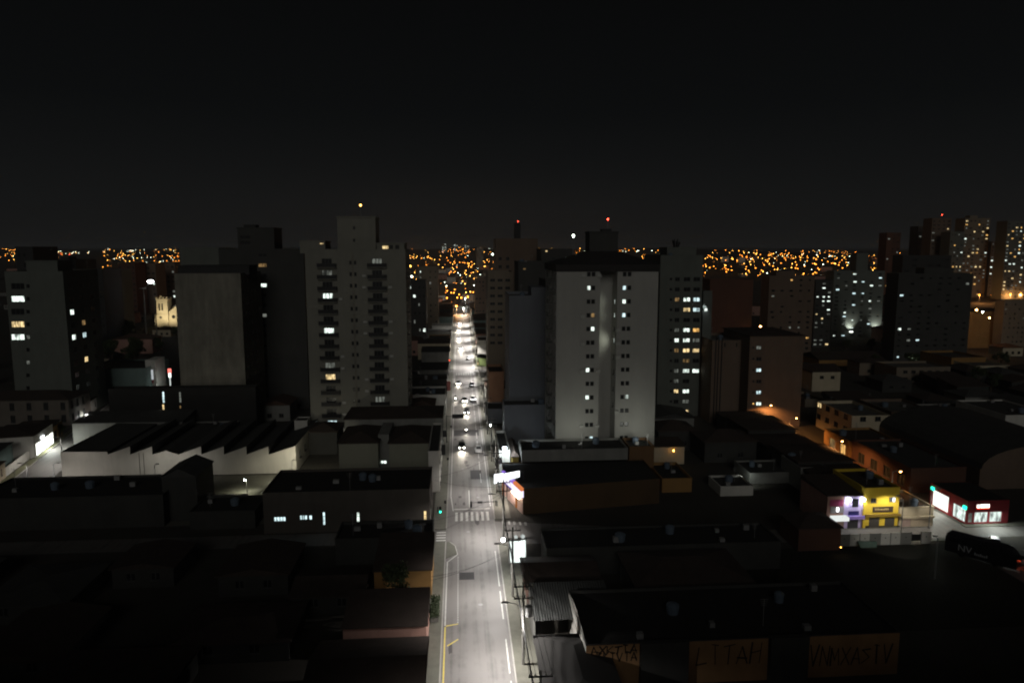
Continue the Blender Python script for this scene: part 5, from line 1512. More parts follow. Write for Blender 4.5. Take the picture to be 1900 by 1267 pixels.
# ================================================================== STREET FURNITURE
def aim_lamp(root, x, y, z, power, col, cone=150):
    return light('SPOT', "lamp_light", root, (x, y, z), power, col, 0.18, (0, 0, -1), cone, 0.5)
def utility_pole(label, y, x=7.3, h=10.5, arms=2, lamp=None, trafo=False, power=5200, col=(1.0, 0.95, 0.90), cone=128, tilt=-0.3):
    r = thing("utility_pole", label, "pole", (x, y, 0.13), 0, "utility poles along the main street")
    b = MB().tube([(0, 0, 0), (0, 0, h)], [0.19, 0.12], 8)
    b.build("pole", M_POLE, r)
    for k in range(arms):
        z = h - 0.5 - k * 1.5
        c = MB().box(-1.15, 1.15, -0.18, -0.06 - 0.02, z - 0.07, z + 0.07).build("crossarm", M_BLACK, r)
        for u in (-1.05, -0.5, 0.5, 1.05):
            MB().lathe([(0.05, 0.072), (0.09, 0.12), (0.06, 0.2), (0.09, 0.26), (0.04, 0.32)], u, -0.13, 6).build("insulator", M_KERB, c, (0, 0, z))
    if trafo:
        MB().lathe([(0.42, h - 4.3), (0.46, h - 4.2), (0.46, h - 3.2), (0.42, h - 3.05), (0.12, h - 2.95)], 0.66, 0, 10).build("transformer", M_STEEL, r)
    if lamp is not None:
        zl_ = 8.0
        a = MB().tube([(-0.1, 0, zl_ - 0.9), (-0.9, 0, zl_ - 0.2), (-lamp + 0.5, 0, zl_)], 0.05, 6).build("lamp_arm", M_STEEL, r)
        MB().box(-lamp - 0.35, -lamp + 0.5, -0.16, 0.16, zl_ - 0.03, zl_ + 0.12).build("lamp_head", M_STEEL, r)
        MB().poly([(-lamp - 0.3, -0.13, zl_ - 0.034), (-lamp - 0.3, 0.13, zl_ - 0.034), (-lamp + 0.1, 0.13, zl_ - 0.034), (-lamp + 0.1, -0.13, zl_ - 0.034)]).build("lamp_lens", M_LED, r)
        light('SPOT', "lamp_light", r, (-lamp - 0.1, 0, zl_ - 0.12), power, col, 0.2, (tilt, 0, -1), cone, 0.45)
    return r
ords = ["nearest pole", "second pole", "third pole", "fourth pole", "fifth pole", "sixth pole", "seventh pole", "eighth pole", "ninth pole", "tenth pole", "eleventh pole", "twelfth pole", "thirteenth pole", "fourteenth pole", "fifteenth pole", "sixteenth pole"]
ys = [62, 80, 97, 118, 141, 163, 188, 213, 240, 268, 298, 330, 362, 396, 430, 470]
poles = []
for k, y in enumerate(ys):
    lamp = 2.3
    pw = {0: 9000, 1: 8500, 2: 6800, 3: 7600, 4: 5200, 5: 3600, 6: 4400, 7: 5200}.get(k, 9000 if k < 10 else 17000)
    poles.append(utility_pole(cone=172 if k < 2 else (128 if k < 8 else 146), tilt=-0.05 if k < 2 else -0.30, label=f"concrete utility pole with crossarms right of the main street, {ords[k]} from the camera", y=y, x=7.3, h=10.5, arms=2 if k < 9 else 1, lamp=lamp, trafo=k in (1, 4, 8), power=pw))
# overhead cables
def cable(label, pts, sag=0.5, r=0.022):
    b = MB()
    for i in range(len(pts) - 1):
        p, q_ = Vector(pts[i]), Vector(pts[i + 1])
        seg = []
        for k in range(9):
            t = k / 8
            v = p.lerp(q_, t)
            v.z -= sag * 4 * t * (1 - t)
            seg.append(v)
        b.tube(seg, r, 4, 0, False)
    return tag(b.build("overhead_cable", M_BLACK), label, "cable", "overhead cables of the main street")
for u, nm in ((-1.05, "outermost street side"), (-0.5, "second from the street"), (0.5, "third from the street"), (1.05, "house side")):
    cable(f"black power cable on the upper crossarms, {nm}", [(7.3 + u, y - 0.13, 0.13 + 10.35) for y in ys[:12]], 0.45)
for k, u in enumerate((-0.25, 0.0, 0.25)):
    cable(("lowest", "middle", "topmost")[k] + " thick telephone cable strung along the poles", [(7.3 - 0.24, y, 6.6 + 0.35 * k) for y in ys[:12]], 0.6, 0.04)
for k, (xa, ya, za, xb, yb, zb) in enumerate(((-4.3, 92, 5.4, 7.2, 97, 7.6), (-4.3, 93.5, 5.2, 7.2, 97, 7.2), (-4.3, 112, 6.0, 7.2, 118, 8.3), (-4.6, 108, 5.4, 7.2, 118, 7.8), (-5.0, 131.5, 6.3, 7.2, 118, 9.4), (-5.2, 134, 6.0, 7.2, 141, 8.2), (-4.4, 166, 8.0, 7.2, 163, 8.6))):
    cable(("first thin wire crossing the street over the yellow line", "second thin wire crossing the street over the yellow line", "thin wire crossing the street just before the kerb build-out",
           "lower thin wire crossing before the kerb build-out", "thin wire crossing the middle of the junction", "thin wire crossing just after the zebra crossing", "thin wire crossing by the white street house")[k], [(xa, ya, za), (xb, yb, zb)], 0.6, 0.02)

def street_lamp(label, x, y, h, power, col, lens, arm=(1.4, 0), group=None, name="street_lamp", z=0.0, hood=False, cone=160, aim=(0, 0, -1)):
    r = thing(name, label, "street lamp", (x, y, z), 0, group)
    MB().tube([(0, 0, 0), (0, 0, h)], [0.11, 0.07], 7).build("pole", M_STEEL, r)
    MB().tube([(0, 0, h - 0.1), (arm[0] * 0.5, arm[1] * 0.5, h + 0.15), (arm[0], arm[1], h + 0.12)], 0.045, 5).build("arm", M_STEEL, r)
    MB().box(arm[0] - 0.32, arm[0] + 0.32, arm[1] - 0.16, arm[1] + 0.16, h + 0.05, h + 0.22).build("lamp_head", M_STEEL, r)
    if hood:
        MB().poly([(arm[0] - 0.28, arm[1] - 0.13, h + 0.046), (arm[0] - 0.28, arm[1] + 0.13, h + 0.046), (arm[0] + 0.28, arm[1] + 0.13, h + 0.046), (arm[0] + 0.28, arm[1] - 0.13, h + 0.046)]).build("lamp_lens", lens, r)
    else:
        MB().lathe([(0.06, h - 0.14), (0.19, h - 0.07), (0.21, h + 0.045)], arm[0], arm[1], 8).build("lamp_lens", lens, r)
    light('SPOT', "lamp_light", r, (arm[0], arm[1], h - 0.2), power, col, 0.15, aim, cone, 0.5)
    return r
ORG = (1.0, 0.42, 0.12)
COOL = (0.92, 1.0, 0.94)
street_lamp("white lamp on a pole in front of the sawtooth factory wall", P(457, 888, 145)[0], 145, P(455, 890, 145)[1], 650, (1.0, 0.97, 0.72), M_LED, (-0.3, 0))
for k, (t, s_) in enumerate(((6, 1), (27, 1), (52, 1), (80, 1))):
    p = LS(t, 3.0)
    street_lamp(("white street lamp at the lower end of the far left street", "white street lamp near the glaring shop on the far left street", "white street lamp half way up the far left street", "white street lamp at the top of the far left street")[k],
                p[0], p[1], 6.6, (2600, 2200, 700, 700)[k], (1.0, 0.93, 0.86), M_LED, (-1.2, -0.3), "lamps of the far left street", hood=True)
street_lamp("low white lamp added to brighten the left end of the factory wall", -84.5, 150, 5.6, 550, (1.0, 0.93, 0.88), M_LED, (0.9, 0.4), hood=True, aim=(0, 0.8, -1))  # added lamp, lifts the wall's left end
street_lamp("low warm lamp added to brighten the right end of the factory wall", -36, 150.5, 5.0, 2400, (1.0, 0.94, 0.72), M_LED, (0.4, 0.4), hood=True, aim=(0, 0.8, -1))  # extra lamp put in to warm and brighten this end
street_lamp("low white lamp added to brighten the middle of the factory wall", -64, 149.5, 5.0, 1000, (1.0, 0.96, 0.88), M_LED, (0.4, 0.4), hood=True, aim=(0, 0.8, -1))  # extra lamp put in to brighten mid wall
for k, y in enumerate((128, 150, 172, 187, 226, 262, 300, 345, 400)):
    street_lamp(f"orange street lamp on the right hand street, {ORDN[k]} from the red corner store", 84.1 if k else 83.7, y, 7.0, 5200 if k else 600, ORG, M_SOD, (1.6, 0), "orange lamps of the right street")
street_lamp("white lamp before the colourful shops", 76.0, 112.7, 7.2, 1900, (1.0, 0.93, 0.8), M_LED, (0, 1.4), hood=True, cone=118, aim=(0, 0.35, -1))
street_lamp("hooded lamp added to brighten the pale panel fence", 72.0, 98.0, 6.5, 900, (1.0, 0.96, 0.86), M_LED, (0, 0.6), hood=True, cone=60, aim=(0.05, 1.0, -0.34))  # added lamp and pole, only there to light the fence face
street_lamp("white lamp beside the cream shop corner", 84.0, 116.9, 7.5, 1000, (1.0, 0.93, 0.8), M_LED, (1.0, -0.6), hood=True, cone=110, aim=(0.2, 0.3, -1))
# wall lamps seen as bright points
def wall_lamp(label, px, py, Y, mat, power, col, r=0.22, group=None, down=True):
    X, Z = P(px, py, Y)
    root = thing("wall_lamp", label, "lamp", (X, Y, Z), 0, group)
    MB().lathe([(0.05, -r), (r * 0.9, -r * 0.6), (r, 0.0), (r * 0.7, r * 0.6), (0.05, r)], 0, 0, 8).build("lamp_globe", mat, root)
    MB().box(-0.04, 0.04, 0.02, 0.8, -0.04 + r, 0.04 + r).build("bracket", M_BLACK, root)
    if power:
        light('POINT', "lamp_light", root, (0, -0.35, -0.1), power, col, 0.15)
    return root
wall_lamp("bright white wall lamp on the pale house right of the cream tower foot", 763, 771, 195.2, M_LED, 90, COOL)
wall_lamp("bright white lamp left of the street above the far traffic signal", 820, 664, 300, M_LED, 160, COOL, 0.3)
wall_lamp("small white lamp left of the far zebra crossing", 828, 697, 270, M_LED, 90, COOL, 0.22)
wall_lamp("white lamp beside the blue grey low house right of the street", 910, 789, 183, M_LED, 110, (0.85, 0.95, 1), 0.28)
wall_lamp("white lamp at the upper end of the far left street", 158, 772, 214, M_LED, 160, COOL, 0.3)
wall_lamp("bright orange lamp on the dark reddish slab", 1411, 606, 255, M_SOD, 400, ORG, 0.34)
wall_lamp("white lamp low in the dark before the broad dark tower", 1692, 663, 270, M_LED, 120, COOL, 0.26)
wall_lamp("orange lamp over the gabled house on the right street", 1600, 829, 166, M_SOD, 3600, (1.0, 0.5, 0.2), 0.22)
wall_lamp("orange lamp on the narrow lit facade beside the brown tower", 1491, 778, 211, M_SOD, 3500, ORG, 0.24)
wall_lamp("lower orange lamp on the narrow lit facade beside the brown tower", 1500, 800, 209, M_SOD, 2500, ORG, 0.2)
wall_lamp("orange lamp at the far right low houses", 1812, 575, 330, M_SOD, 1800, ORG, 0.4)
wall_lamp("second orange lamp at the far right low houses", 1836, 590, 320, M_SOD, 1500, ORG, 0.35)
wall_lamp("white lamp at the far right low houses", 1823, 579, 325, M_LED, 300, COOL, 0.35)
wall_lamp("white lamp by the small gabled house", 1546, 810, 192, M_LED, 90, COOL, 0.2)
wall_lamp("small cyan lamp in the dark right blocks", 1740, 759, 190, M_WHIF, 20, COOL, 0.16)
wall_lamp("faint warm lamp in the dark yard right of the panel fence", 1560, 1015, 107, M_YELF, 4, (1, .9, .6), 0.08)
wall_lamp("warm lamp on the old house beside the left edge tower", 157, 632, 262, M_YELF, 40, (1, .75, .4), 0.24)
wall_lamp("second warm lamp below the old house lamp beside the left edge tower", 151, 650, 258, M_YELF, 40, (1, .75, .4), 0.2)
# billboard with lamps on the right before the crossing
bb = thing("billboard", "blank glaring white billboard standing right of the street", "billboard", (P(959, 1020, 104)[0], 104.0, 0))
xa, za = P(945, 1043, 104); xb, zb = P(976, 1001, 104)
ox = bb.location.x
MB().poly([(xa - ox + 0.15, -0.06, za), (xb - ox, -0.06, za), (xb - ox - 0.1, -0.06, zb), (xa - ox, -0.06, zb - 0.1)]).build("panel", em("billboard_panel", (0.90, 1.0, 0.95), 1.5, True), bb)
MB().box(xa - ox - 0.1, xb - ox + 0.1, -0.05, 0.1, za - 0.1, zb + 0.1).build("frame", M_STEEL, bb)
for u in (-0.9, 0.9):
    MB().box(u - 0.09, u + 0.09, 0.1, 0.28, 0, zb).build("post", M_STEEL, bb)
for (px, py, rr) in ((957.5, 996, 0.28), (970, 995, 0.32)):
    X, Z = P(px, py, 103.6)
    MB().lathe([(0.05, -rr), (rr, -rr * 0.4), (rr, rr * 0.4), (0.05, rr)], X - ox, -0.4, 10).build("lamp_globe", em("bb_lamp", (0.9, 1.0, 0.97), 6 if px > 960 else 0.6), bb, (0, 0, Z))
wl_ = wall_lamp("fierce white lamp on the pole beside the white billboard", 934, 1001, 104.5, em("lamp_fierce", (0.85, 0.97, 1.0), 40), 350, (0.9, 0.97, 1.0), 0.32)
# traffic signals
def signal(label, px, py, Y, colour=None, which=0, arm_to=None, back=True):
    X, Z = P(px, py, Y)
    r = thing("traffic_signal", label, "traffic light", (X, Y, Z))
    MB().box(-0.2, 0.2, -0.12, 0.12, -0.6, 0.6).build("housing", M_BLACK, r)
    for k in range(3):
        m = colour if (colour and k == which) else M_GLASS
        o = MB().lathe([(0.13, 0), (0.15, 0.03), (0.15, 0.12)], 0, 0, 10).build("lens", m, r, (0, -0.13 if colour else 0.25, 0.38 - 0.38 * k))
        o.rotation_euler = (math.pi / 2, 0, 0)
    if arm_to:
        MB().tube([(0, 0, 0.3), (arm_to - X, 0, 0.45)], 0.05, 6).build("arm", M_BLACK, r)
        MB().tube([(arm_to - X, 0, -Z + 0.1), (arm_to - X, 0, 0.55)], 0.08, 6).build("pole", M_BLACK, r)
    return r
M_GRN = em("signal_green", (0.02, 1.0, 0.55), 9)
M_RED = em("signal_red", (1.0, 0.07, 0.02), 10)
signal("traffic signal seen from behind hanging over the zebra crossing", 874, 935, 133.5, None, 0, 7.0)
signal("green traffic signal on the left pavement of the crossing", 817, 945, 131.0, M_GRN, 2, P(812, 945, 131)[0])
signal("red traffic signal left of the far zebra crossing", 834, 670, 288, M_RED, 0, -4.0)
def sign_board(label, px, py, Y, w, h, arm_x):
    X, Z = P(px, py, Y)
    r = thing("road_sign", label, "road sign", (X, Y, Z))
    MB().box(-w / 2, w / 2, -0.04, 0.04, -h / 2, h / 2).build("plate", M_BLACK, r)
    if arm_x is not None:
        MB().tube([(0, 0.09, 0), (arm_x - X, 0.09, 0.05)], 0.06, 6).build("arm", M_BLACK, r)
        MB().tube([(arm_x - X, 0.09, -Z + 0.1), (arm_x - X, 0.09, 0.3)], 0.09, 6).build("pole", M_BLACK, r)
    else:
        MB().tube([(0, 0.08, -Z + 0.1), (0, 0.08, h / 2)], 0.045, 6).build("pole", M_BLACK, r)
    return r
sign_board("wide black backed overhead sign across the left lane", 849.5, 772, 180, 2.9, 1.1, -3.6)
sign_board("small black backed sign on the arm beside the hanging signal", 890.5, 931.5, 133.6, 0.95, 0.4, 6.75)
sign_board("small sign on a post on the left pavement after the crossing", 826, 931, 131.8, 0.35, 0.6, None)
sign_board("small sign on a post on the left pavement by the white street house", 831, 851, 160, 0.5, 0.5, None)
sign_board("small sign on a post on the left pavement under the overhead sign", 837, 791, 186, 0.45, 0.5, None)
# shop banner signs on left facade
def blade(label, y, z, w, h, mat, x=PL):
    r = tag(MB().box(0.05, w, -0.06, 0.06, -h / 2, h / 2).build("blade_sign", mat, None, (x, y, z)), label, "sign", "shop signs over the left pavement")
    MB().box(0.0, 0.05, -0.03, 0.03, -h / 4, h / 4).build("bracket", M_STEEL, r)
    return r
blade("dark projecting shop sign over the left pavement near the headlights", 170, 5.2, 1.1, 1.6, M_BLACK)
blade("red and white projecting shop sign on the left side of the street", 234, 4.6, 1.2, 3.2, pm("sign_red_white", (0.55, 0.20, 0.18), 0.6, 0.5, 1.2))
blade("second dark projecting sign lower on the left pavement", 158, 4.6, 0.9, 2.4, M_BLACK)
# floodlight mast near the church
fm = thing("floodlight_mast", "tall mast with one glaring white sports floodlight left of the church", "floodlight", (*P(271, 605, 400)[:1], 400, 0))
zf = P(271, 536, 400)[1]
MB().tube([(0, 0, 0), (0, 0, zf)], [0.45, 0.25], 8).build("mast", M_POLE, fm)
MB().box(-2.2, 1.4, -0.3, 0.3, zf + 0.003, zf + 0.5).build("crossbar", M_POLE, fm)
X, Z = P(280, 522.5, 400)
bk = MB().lathe([(0.3, -0.9), (1.5, -0.5), (1.7, 0.2), (0.8, 0.8)], 0, 0, 10).build("floodlight", em("sports_flood", (0.93, 0.97, 1.0), 14), fm, (X - fm.location.x, -0.6, Z))
MB().tube([(0, 0.3, zf), (X - fm.location.x, -0.2, Z - 0.6)], 0.15, 6).build("bracket", M_POLE, fm)
light('SPOT', "flood_beam", fm, (X - fm.location.x, -1.5, Z - 1.2), 900, (0.93, 0.97, 1), 0.6, (0.3, -0.4, -1), 120, 0.8)
m2 = tag(MB().tube([(0, 0, 0), (0, 0, P(290, 548, 395)[1])], [0.4, 0.25], 7).build("mast", M_POLE, None, (P(290, 600, 395)[0], 395, 0)), "dark bare mast directly before the church tower", "mast")
# fuel station signs
fs = thing("fuel_station", "white lit fuel station kiosk with red stripe left of the blank stained block", "fuel station", (P(272, 712, 245)[0], 245, 0))
FOOT.append((fs.location.x, fs.location.x + 12, 245, 255))
MB().box(0, 3.2, 0, 8, 0, P(275, 668, 245)[1]).build("kiosk_wall", C_WHT, fs)
x_, z_ = P(274, 686, 245); x2_, z2_ = P(285, 704, 245)
MB().box(x_ - fs.location.x, x2_ - fs.location.x, -0.12, -0.004, z2_, z_).build("lit_panel", em("kiosk_white", (0.9, 0.97, 1.0), 0.5), fs)
MB().box(x_ - fs.location.x, x2_ - fs.location.x, -0.12, -0.004, z2_ - 1.2, z2_ - 0.003).build("stripe", pm("stripe_red", (0.35, 0.05, 0.06), 0.6, 0.2, 1), fs)
ts = thing("totem_sign", "red and white glowing totem sign beside the blank stained block", "sign", (P(316, 712, 246)[0], 246, 0))
za, zb = P(316, 684, 246)[1], P(316, 692, 246)[1]
MB().box(-0.5, 0.5, -0.2, 0.2, zb, za).build("sign_head", em("totem_red", (1.0, 0.20, 0.16), 1.6), ts)
MB().box(-0.35, 0.35, -0.15, 0.15, P(316, 700, 246)[1], zb - 0.02).build("sign_panel", em("totem_white", (0.92, 1.0, 0.95), 2.5), ts)
MB().box(-0.14, 0.14, -0.1, 0.1, 0, P(316, 700, 246)[1] - 0.02).build("post", em("totem_post", (0.9, 1.0, 0.95), 0.8), ts)
light('POINT', "sign_light", ts, (0.0, -1.0, 5), 220, COOL, 0.3)

# ================================================================== VEHICLES
def car_meshes(paint, key):
    """hatchback, nose towards -y, origin on the road"""
    L2, Wb = 2.05, 0.86
    b = MB()
    prof = [(-2.05, 0.35, 0.62), (-1.9, 0.28, 0.74), (-1.0, 0.22, 0.92), (-0.3, 0.2, 0.97), (1.2, 0.2, 0.98), (1.9, 0.28, 0.95), (2.05, 0.38, 0.80)]
    rings = []
    for (y, zl_, zt) in prof:
        w = Wb * (0.90 if abs(y) > 1.85 else 1.0)
        base = len(b.v)
        b.v += [(-w, y, zl_), (-w * 1.02, y, (zl_ + zt) / 2), (-w * 0.93, y, zt), (w * 0.93, y, zt), (w * 1.02, y, (zl_ + zt) / 2), (w, y, zl_)]
        rings.append(base)
    for i in range(len(rings) - 1):
        for k in range(6):
            k2 = (k + 1) % 6
            b.f.append((rings[i] + k, rings[i + 1] + k, rings[i + 1] + k2, rings[i] + k2)); b.m.append(0)
    b.f.append(tuple(rings[0] + k for k in range(6))); b.m.append(0)
    b.f.append(tuple(rings[-1] + k for k in reversed(range(6)))); b.m.append(0)
    # roof
    low = [(-0.76, -0.95, 0.93), (0.76, -0.95, 0.93), (0.76, 1.85, 0.95), (-0.76, 1.85, 0.95)]
    up = [(-0.60, -0.2, 1.45), (0.60, -0.2, 1.45), (0.60, 1.35, 1.47), (-0.60, 1.35, 1.47)]
    b.poly(up)
    for i in range(4):      # pillars
        j = (i + 1) % 4
        b.poly([low[i], low[j], up[j], up[i]])
    body = b.mesh("body", [paint])
    g = MB()
    def inset(i, j, s=0.10, t=0.12, off=0.012):
        a, b2, c, d = [Vector(v) for v in (low[i], low[j], up[j], up[i])]
        n_ = (b2 - a).cross(d - a).normalized() * off
        p0 = a.lerp(b2, s).lerp(d.lerp(c, s), t); p1 = a.lerp(b2, 1 - s).lerp(d.lerp(c, 1 - s), t)
        p2 = a.lerp(b2, 1 - s).lerp(d.lerp(c, 1 - s), 1 - t * 0.7); p3 = a.lerp(b2, s).lerp(d.lerp(c, s), 1 - t * 0.7)
        return [p + n_ for p in (p0, p1, p2, p3)]
    wins_ = [MB().poly(inset(i, (i + 1) % 4)).mesh("car_window", [M_GLASS]) for i in range(4)]
    wh = MB()
    wh.lathe([(0.18, -0.1), (0.31, -0.1), (0.31, 0.1), (0.18, 0.1)], 0, 0, 12, 0)
    wh.lathe([(0.02, -0.105), (0.19, -0.108), (0.19, 0.108), (0.02, 0.105)], 0, 0, 10, 1)
    wheel = wh.mesh("wheel", [M_RUB, M_STEEL])
    return body, wins_, wheel
hl_on = MB().box(-0.15, 0.15, -0.05, 0.05, -0.085, 0.085).mesh("headlight", [M_HEAD])
hl_off = MB().box(-0.19, 0.19, -0.05, 0.05, -0.09, 0.09).mesh("headlight", [M_KERB])
tl_on = MB().box(-0.17, 0.17, -0.04, 0.04, -0.12, 0.12).mesh("taillight", [M_TAIL])
tl_off = MB().box(-0.17, 0.17, -0.04, 0.04, -0.12, 0.12).mesh("taillight", [pm("lens_red", (0.25, 0.02, 0.02), 0.4, 0.2, 3)])
CARM = {}
def car(label, x, y, paintname, col, rz=0.0, on=True, tail=False, group="vehicles on the main street", power=260, name="car", sc=1.0):
    if paintname not in CARM:
        CARM[paintname] = car_meshes(pm("car_" + paintname, col, 0.35, 0.1, 1, 0, 0.1, 0.5), paintname)
    body, wins_, wheel = CARM[paintname]
    r = thing(name, label, "car", (x, y, 0.008), rz, group)
    r.scale = (sc, sc, sc)
    link("body", body, r)
    for w in wins_:
        link("car_window", w, r)
    for sx_ in (-1, 1):
        for yy in (-1.25, 1.25):
            o = link("wheel", wheel, r, (sx_ * 0.80, yy, 0.31)); o.rotation_euler = (0, math.pi / 2, 0)
        link("headlight", hl_on if on else hl_off, r, (sx_ * 0.56, -2.04, 0.62))
        link("taillight", tl_on if tail else tl_off, r, (sx_ * 0.62, 2.03, 0.78))
    if on:
        light('SPOT', "headlight_beam", r, (0, -2.25, 0.68), power, (1.0, 0.90, 0.72), 0.25, (0, -1, -0.16), 75, 0.7)
    return r
def carpx(px, py):
    return G(px, py, 0.4)
WHT_, BLK_, SLV_, RED_ = (0.62, 0.62, 0.62), (0.02, 0.02, 0.022), (0.32, 0.33, 0.34), (0.25, 0.03, 0.03)
for (px, py, nm, c, on, pwr, lab, rz) in (
        (856.5, 828, "black", BLK_, True, 2600, "dark car with headlights on nearest the junction", 0.02),
        (888, 835, "white", WHT_, False, 0, "white car parked at the right kerb near the junction", 0.0),
        (866, 764, "black", BLK_, True, 1400, "dark car with headlights on beyond the overhead sign", -0.05),
        (862, 743, "white", WHT_, True, 1200, "white car with headlights on beside the parked white van", 0.03),
        (850.5, 711, "silver", SLV_, True, 1100, "silver car with headlights on just before the far zebra crossing", 0.0),
        (875, 715, "black", BLK_, False, 0, "dark car parked at the right kerb before the far zebra crossing", 0.0),
        (868.5, 665, "silver", SLV_, False, 0, "grey car parked at the right kerb beyond the far zebra crossing", 0.0),
        (855, 646, "white", WHT_, True, 8000, "car with glaring headlights beyond the far zebra crossing, first of the far queue", 0.0),
        (851.5, 628, "silver", SLV_, True, 8000, "car with glaring headlights, second of the far queue", 0.0),
        (850.5, 613, "black", BLK_, True, 8000, "car with glaring headlights, third of the far queue", 0.0),
        (853, 601, "white", WHT_, True, 8000, "car with glaring headlights, fourth of the far queue", 0.0)):
    x, y = carpx(px, py)
    car(lab, x, y, nm, c, rz, on, False, power=pwr)
x, y = carpx(878, 742)
v = car("white van parked at the right kerb near the headlight cars", x, y, "white", WHT_, 0.0, False, sc=1.15)
x, y = carpx(1845, 1006)
car("dark car with red tail lights at the right street corner", x, y, "black", BLK_, math.pi - 0.6, False, True, group="cars at the right street corner")
x, y = carpx(1893, 1036)
car("car with one red light showing at the right edge", x, y, "silver", SLV_, math.pi - 0.6, False, True, group="cars at the right street corner")
# coach
A_, B_ = Vector(G(1752, 1024)), Vector(G(1884, 1062))
dd = (B_ - A_); Lb = dd.length
co = thing("coach", "black coach with pale lettering parked by the right street corner", "coach", (A_.x, A_.y, 0.01), math.atan2(dd.y, dd.x))
M_COACH = pm("coach_black", (0.012, 0.012, 0.014), 0.4, 0.2, 1, 0, 0, 0.4)
b = MB()
secs = [(0.0, 0.5, 3.2), (0.3, 0.4, 3.45), (Lb - 2.0, 0.4, 3.5), (Lb - 0.8, 0.4, 3.2), (Lb, 0.5, 2.2)]
rings = []
for (x, zl_, zt) in secs:
    base = len(b.v)
    b.v += [(x, 0, zl_), (x, 2.5, zl_), (x, 2.5, zt - 0.35), (x, 2.1, zt), (x, 0.4, zt), (x, 0, zt - 0.35)]
    rings.append(base)
for i in range(len(rings) - 1):
    for k in range(6):
        b.f.append((rings[i] + k, rings[i] + (k + 1) % 6, rings[i + 1] + (k + 1) % 6, rings[i + 1] + k)); b.m.append(0)
b.f.append(tuple(rings[0] + k for k in range(6))); b.m.append(0)
b.f.append(tuple(rings[-1] + k for k in reversed(range(6)))); b.m.append(0)
b.build("body", M_COACH, co)
for k in range(6):
    MB().box(0.6 + k * 1.7, 2.2 + k * 1.7, -0.02, -0.002, 2.15, 2.95).build("side_window", M_GLASS, co)
wb_ = MB(); wb_.lathe([(0.25, -0.15), (0.5, -0.15), (0.5, 0.15), (0.25, 0.15)], 0, 0, 12)
wbm = wb_.mesh("wheel", [M_RUB])
for x in (2.4, Lb - 2.8):
    for y in (0.2, 2.3):
        o = link("wheel", wbm, co, (x, y, 0.5)); o.rotation_euler = (math.pi / 2, 0, 0)
M_LOGO = pm("coach_lettering", (0.42, 0.43, 0.44), 0.6, 0.2, 2)
text("NV", co, (2.9, -0.04, 1.45), 1.5, M_LOGO, 0, "lettering", ext=0.006)
for k in range(7):
    MB().box(4.3 + 0.27 * k, 4.47 + 0.27 * k, -0.03, -0.004, 0.95, 1.25 if k % 3 else 1.4).build("small_lettering", M_LOGO, co)
pl_ = thing("planter", "dark hedge planter on the left pavement beside the yellow line", "planter", (-3.75, 90.6, 0.13))
MB().box(-0.55, 0.55, 0, 5.2, 0, 0.55).build("planter_box", M_CONC, pl_)
hg = MB()
qh = random.Random(8)
for _ in range(700):
    c_ = Vector((qh.uniform(-0.6, 0.6), qh.uniform(-0.05, 5.25), qh.uniform(0.5, 1.35)))
    n1 = Vector((qh.gauss(0, 1), qh.gauss(0, 1), qh.gauss(0, 1))).normalized(); n2 = n1.orthogonal().normalized() * 0.1; n1 = n1.cross(n2.normalized()) * 0.16
    hg.poly([c_ - n1, c_ + n2, c_ + n1, c_ - n2])
hg.build("hedge", pm("hedge_leaf", (0.04, 0.055, 0.025), 0.8, 0.5, 0.8), pl_)
# covered heap in the yard
x, y = G(1612, 1016)
tag(MB().poly([(-1.4, 0, 0.05), (1.4, 0, 0.05), (1.7, 0.5, 0.8), (-1.7, 0.4, 0.9)]).poly([(-1.7, 0.4, 0.9), (1.7, 0.5, 0.8), (1.3, 1.5, 0.7), (-1.4, 1.5, 0.85)]).poly([(1.4, 0, 0.05), (1.2, 1.6, 0.05), (1.3, 1.5, 0.7), (1.7, 0.5, 0.8)]).poly([(-1.4, 0, 0.05), (-1.7, 0.4, 0.9), (-1.4, 1.5, 0.85), (-1.3, 1.6, 0.05)]).poly([(-1.3, 1.6, 0.05), (-1.4, 1.5, 0.85), (1.3, 1.5, 0.7), (1.2, 1.6, 0.05)]).build("covered_heap", pm("tarpaulin_green", (0.10, 0.16, 0.13), 0.6, 0.3, 1), None, (x, y, 0)), "pale green tarpaulin covered heap before the panel fence", "heap")

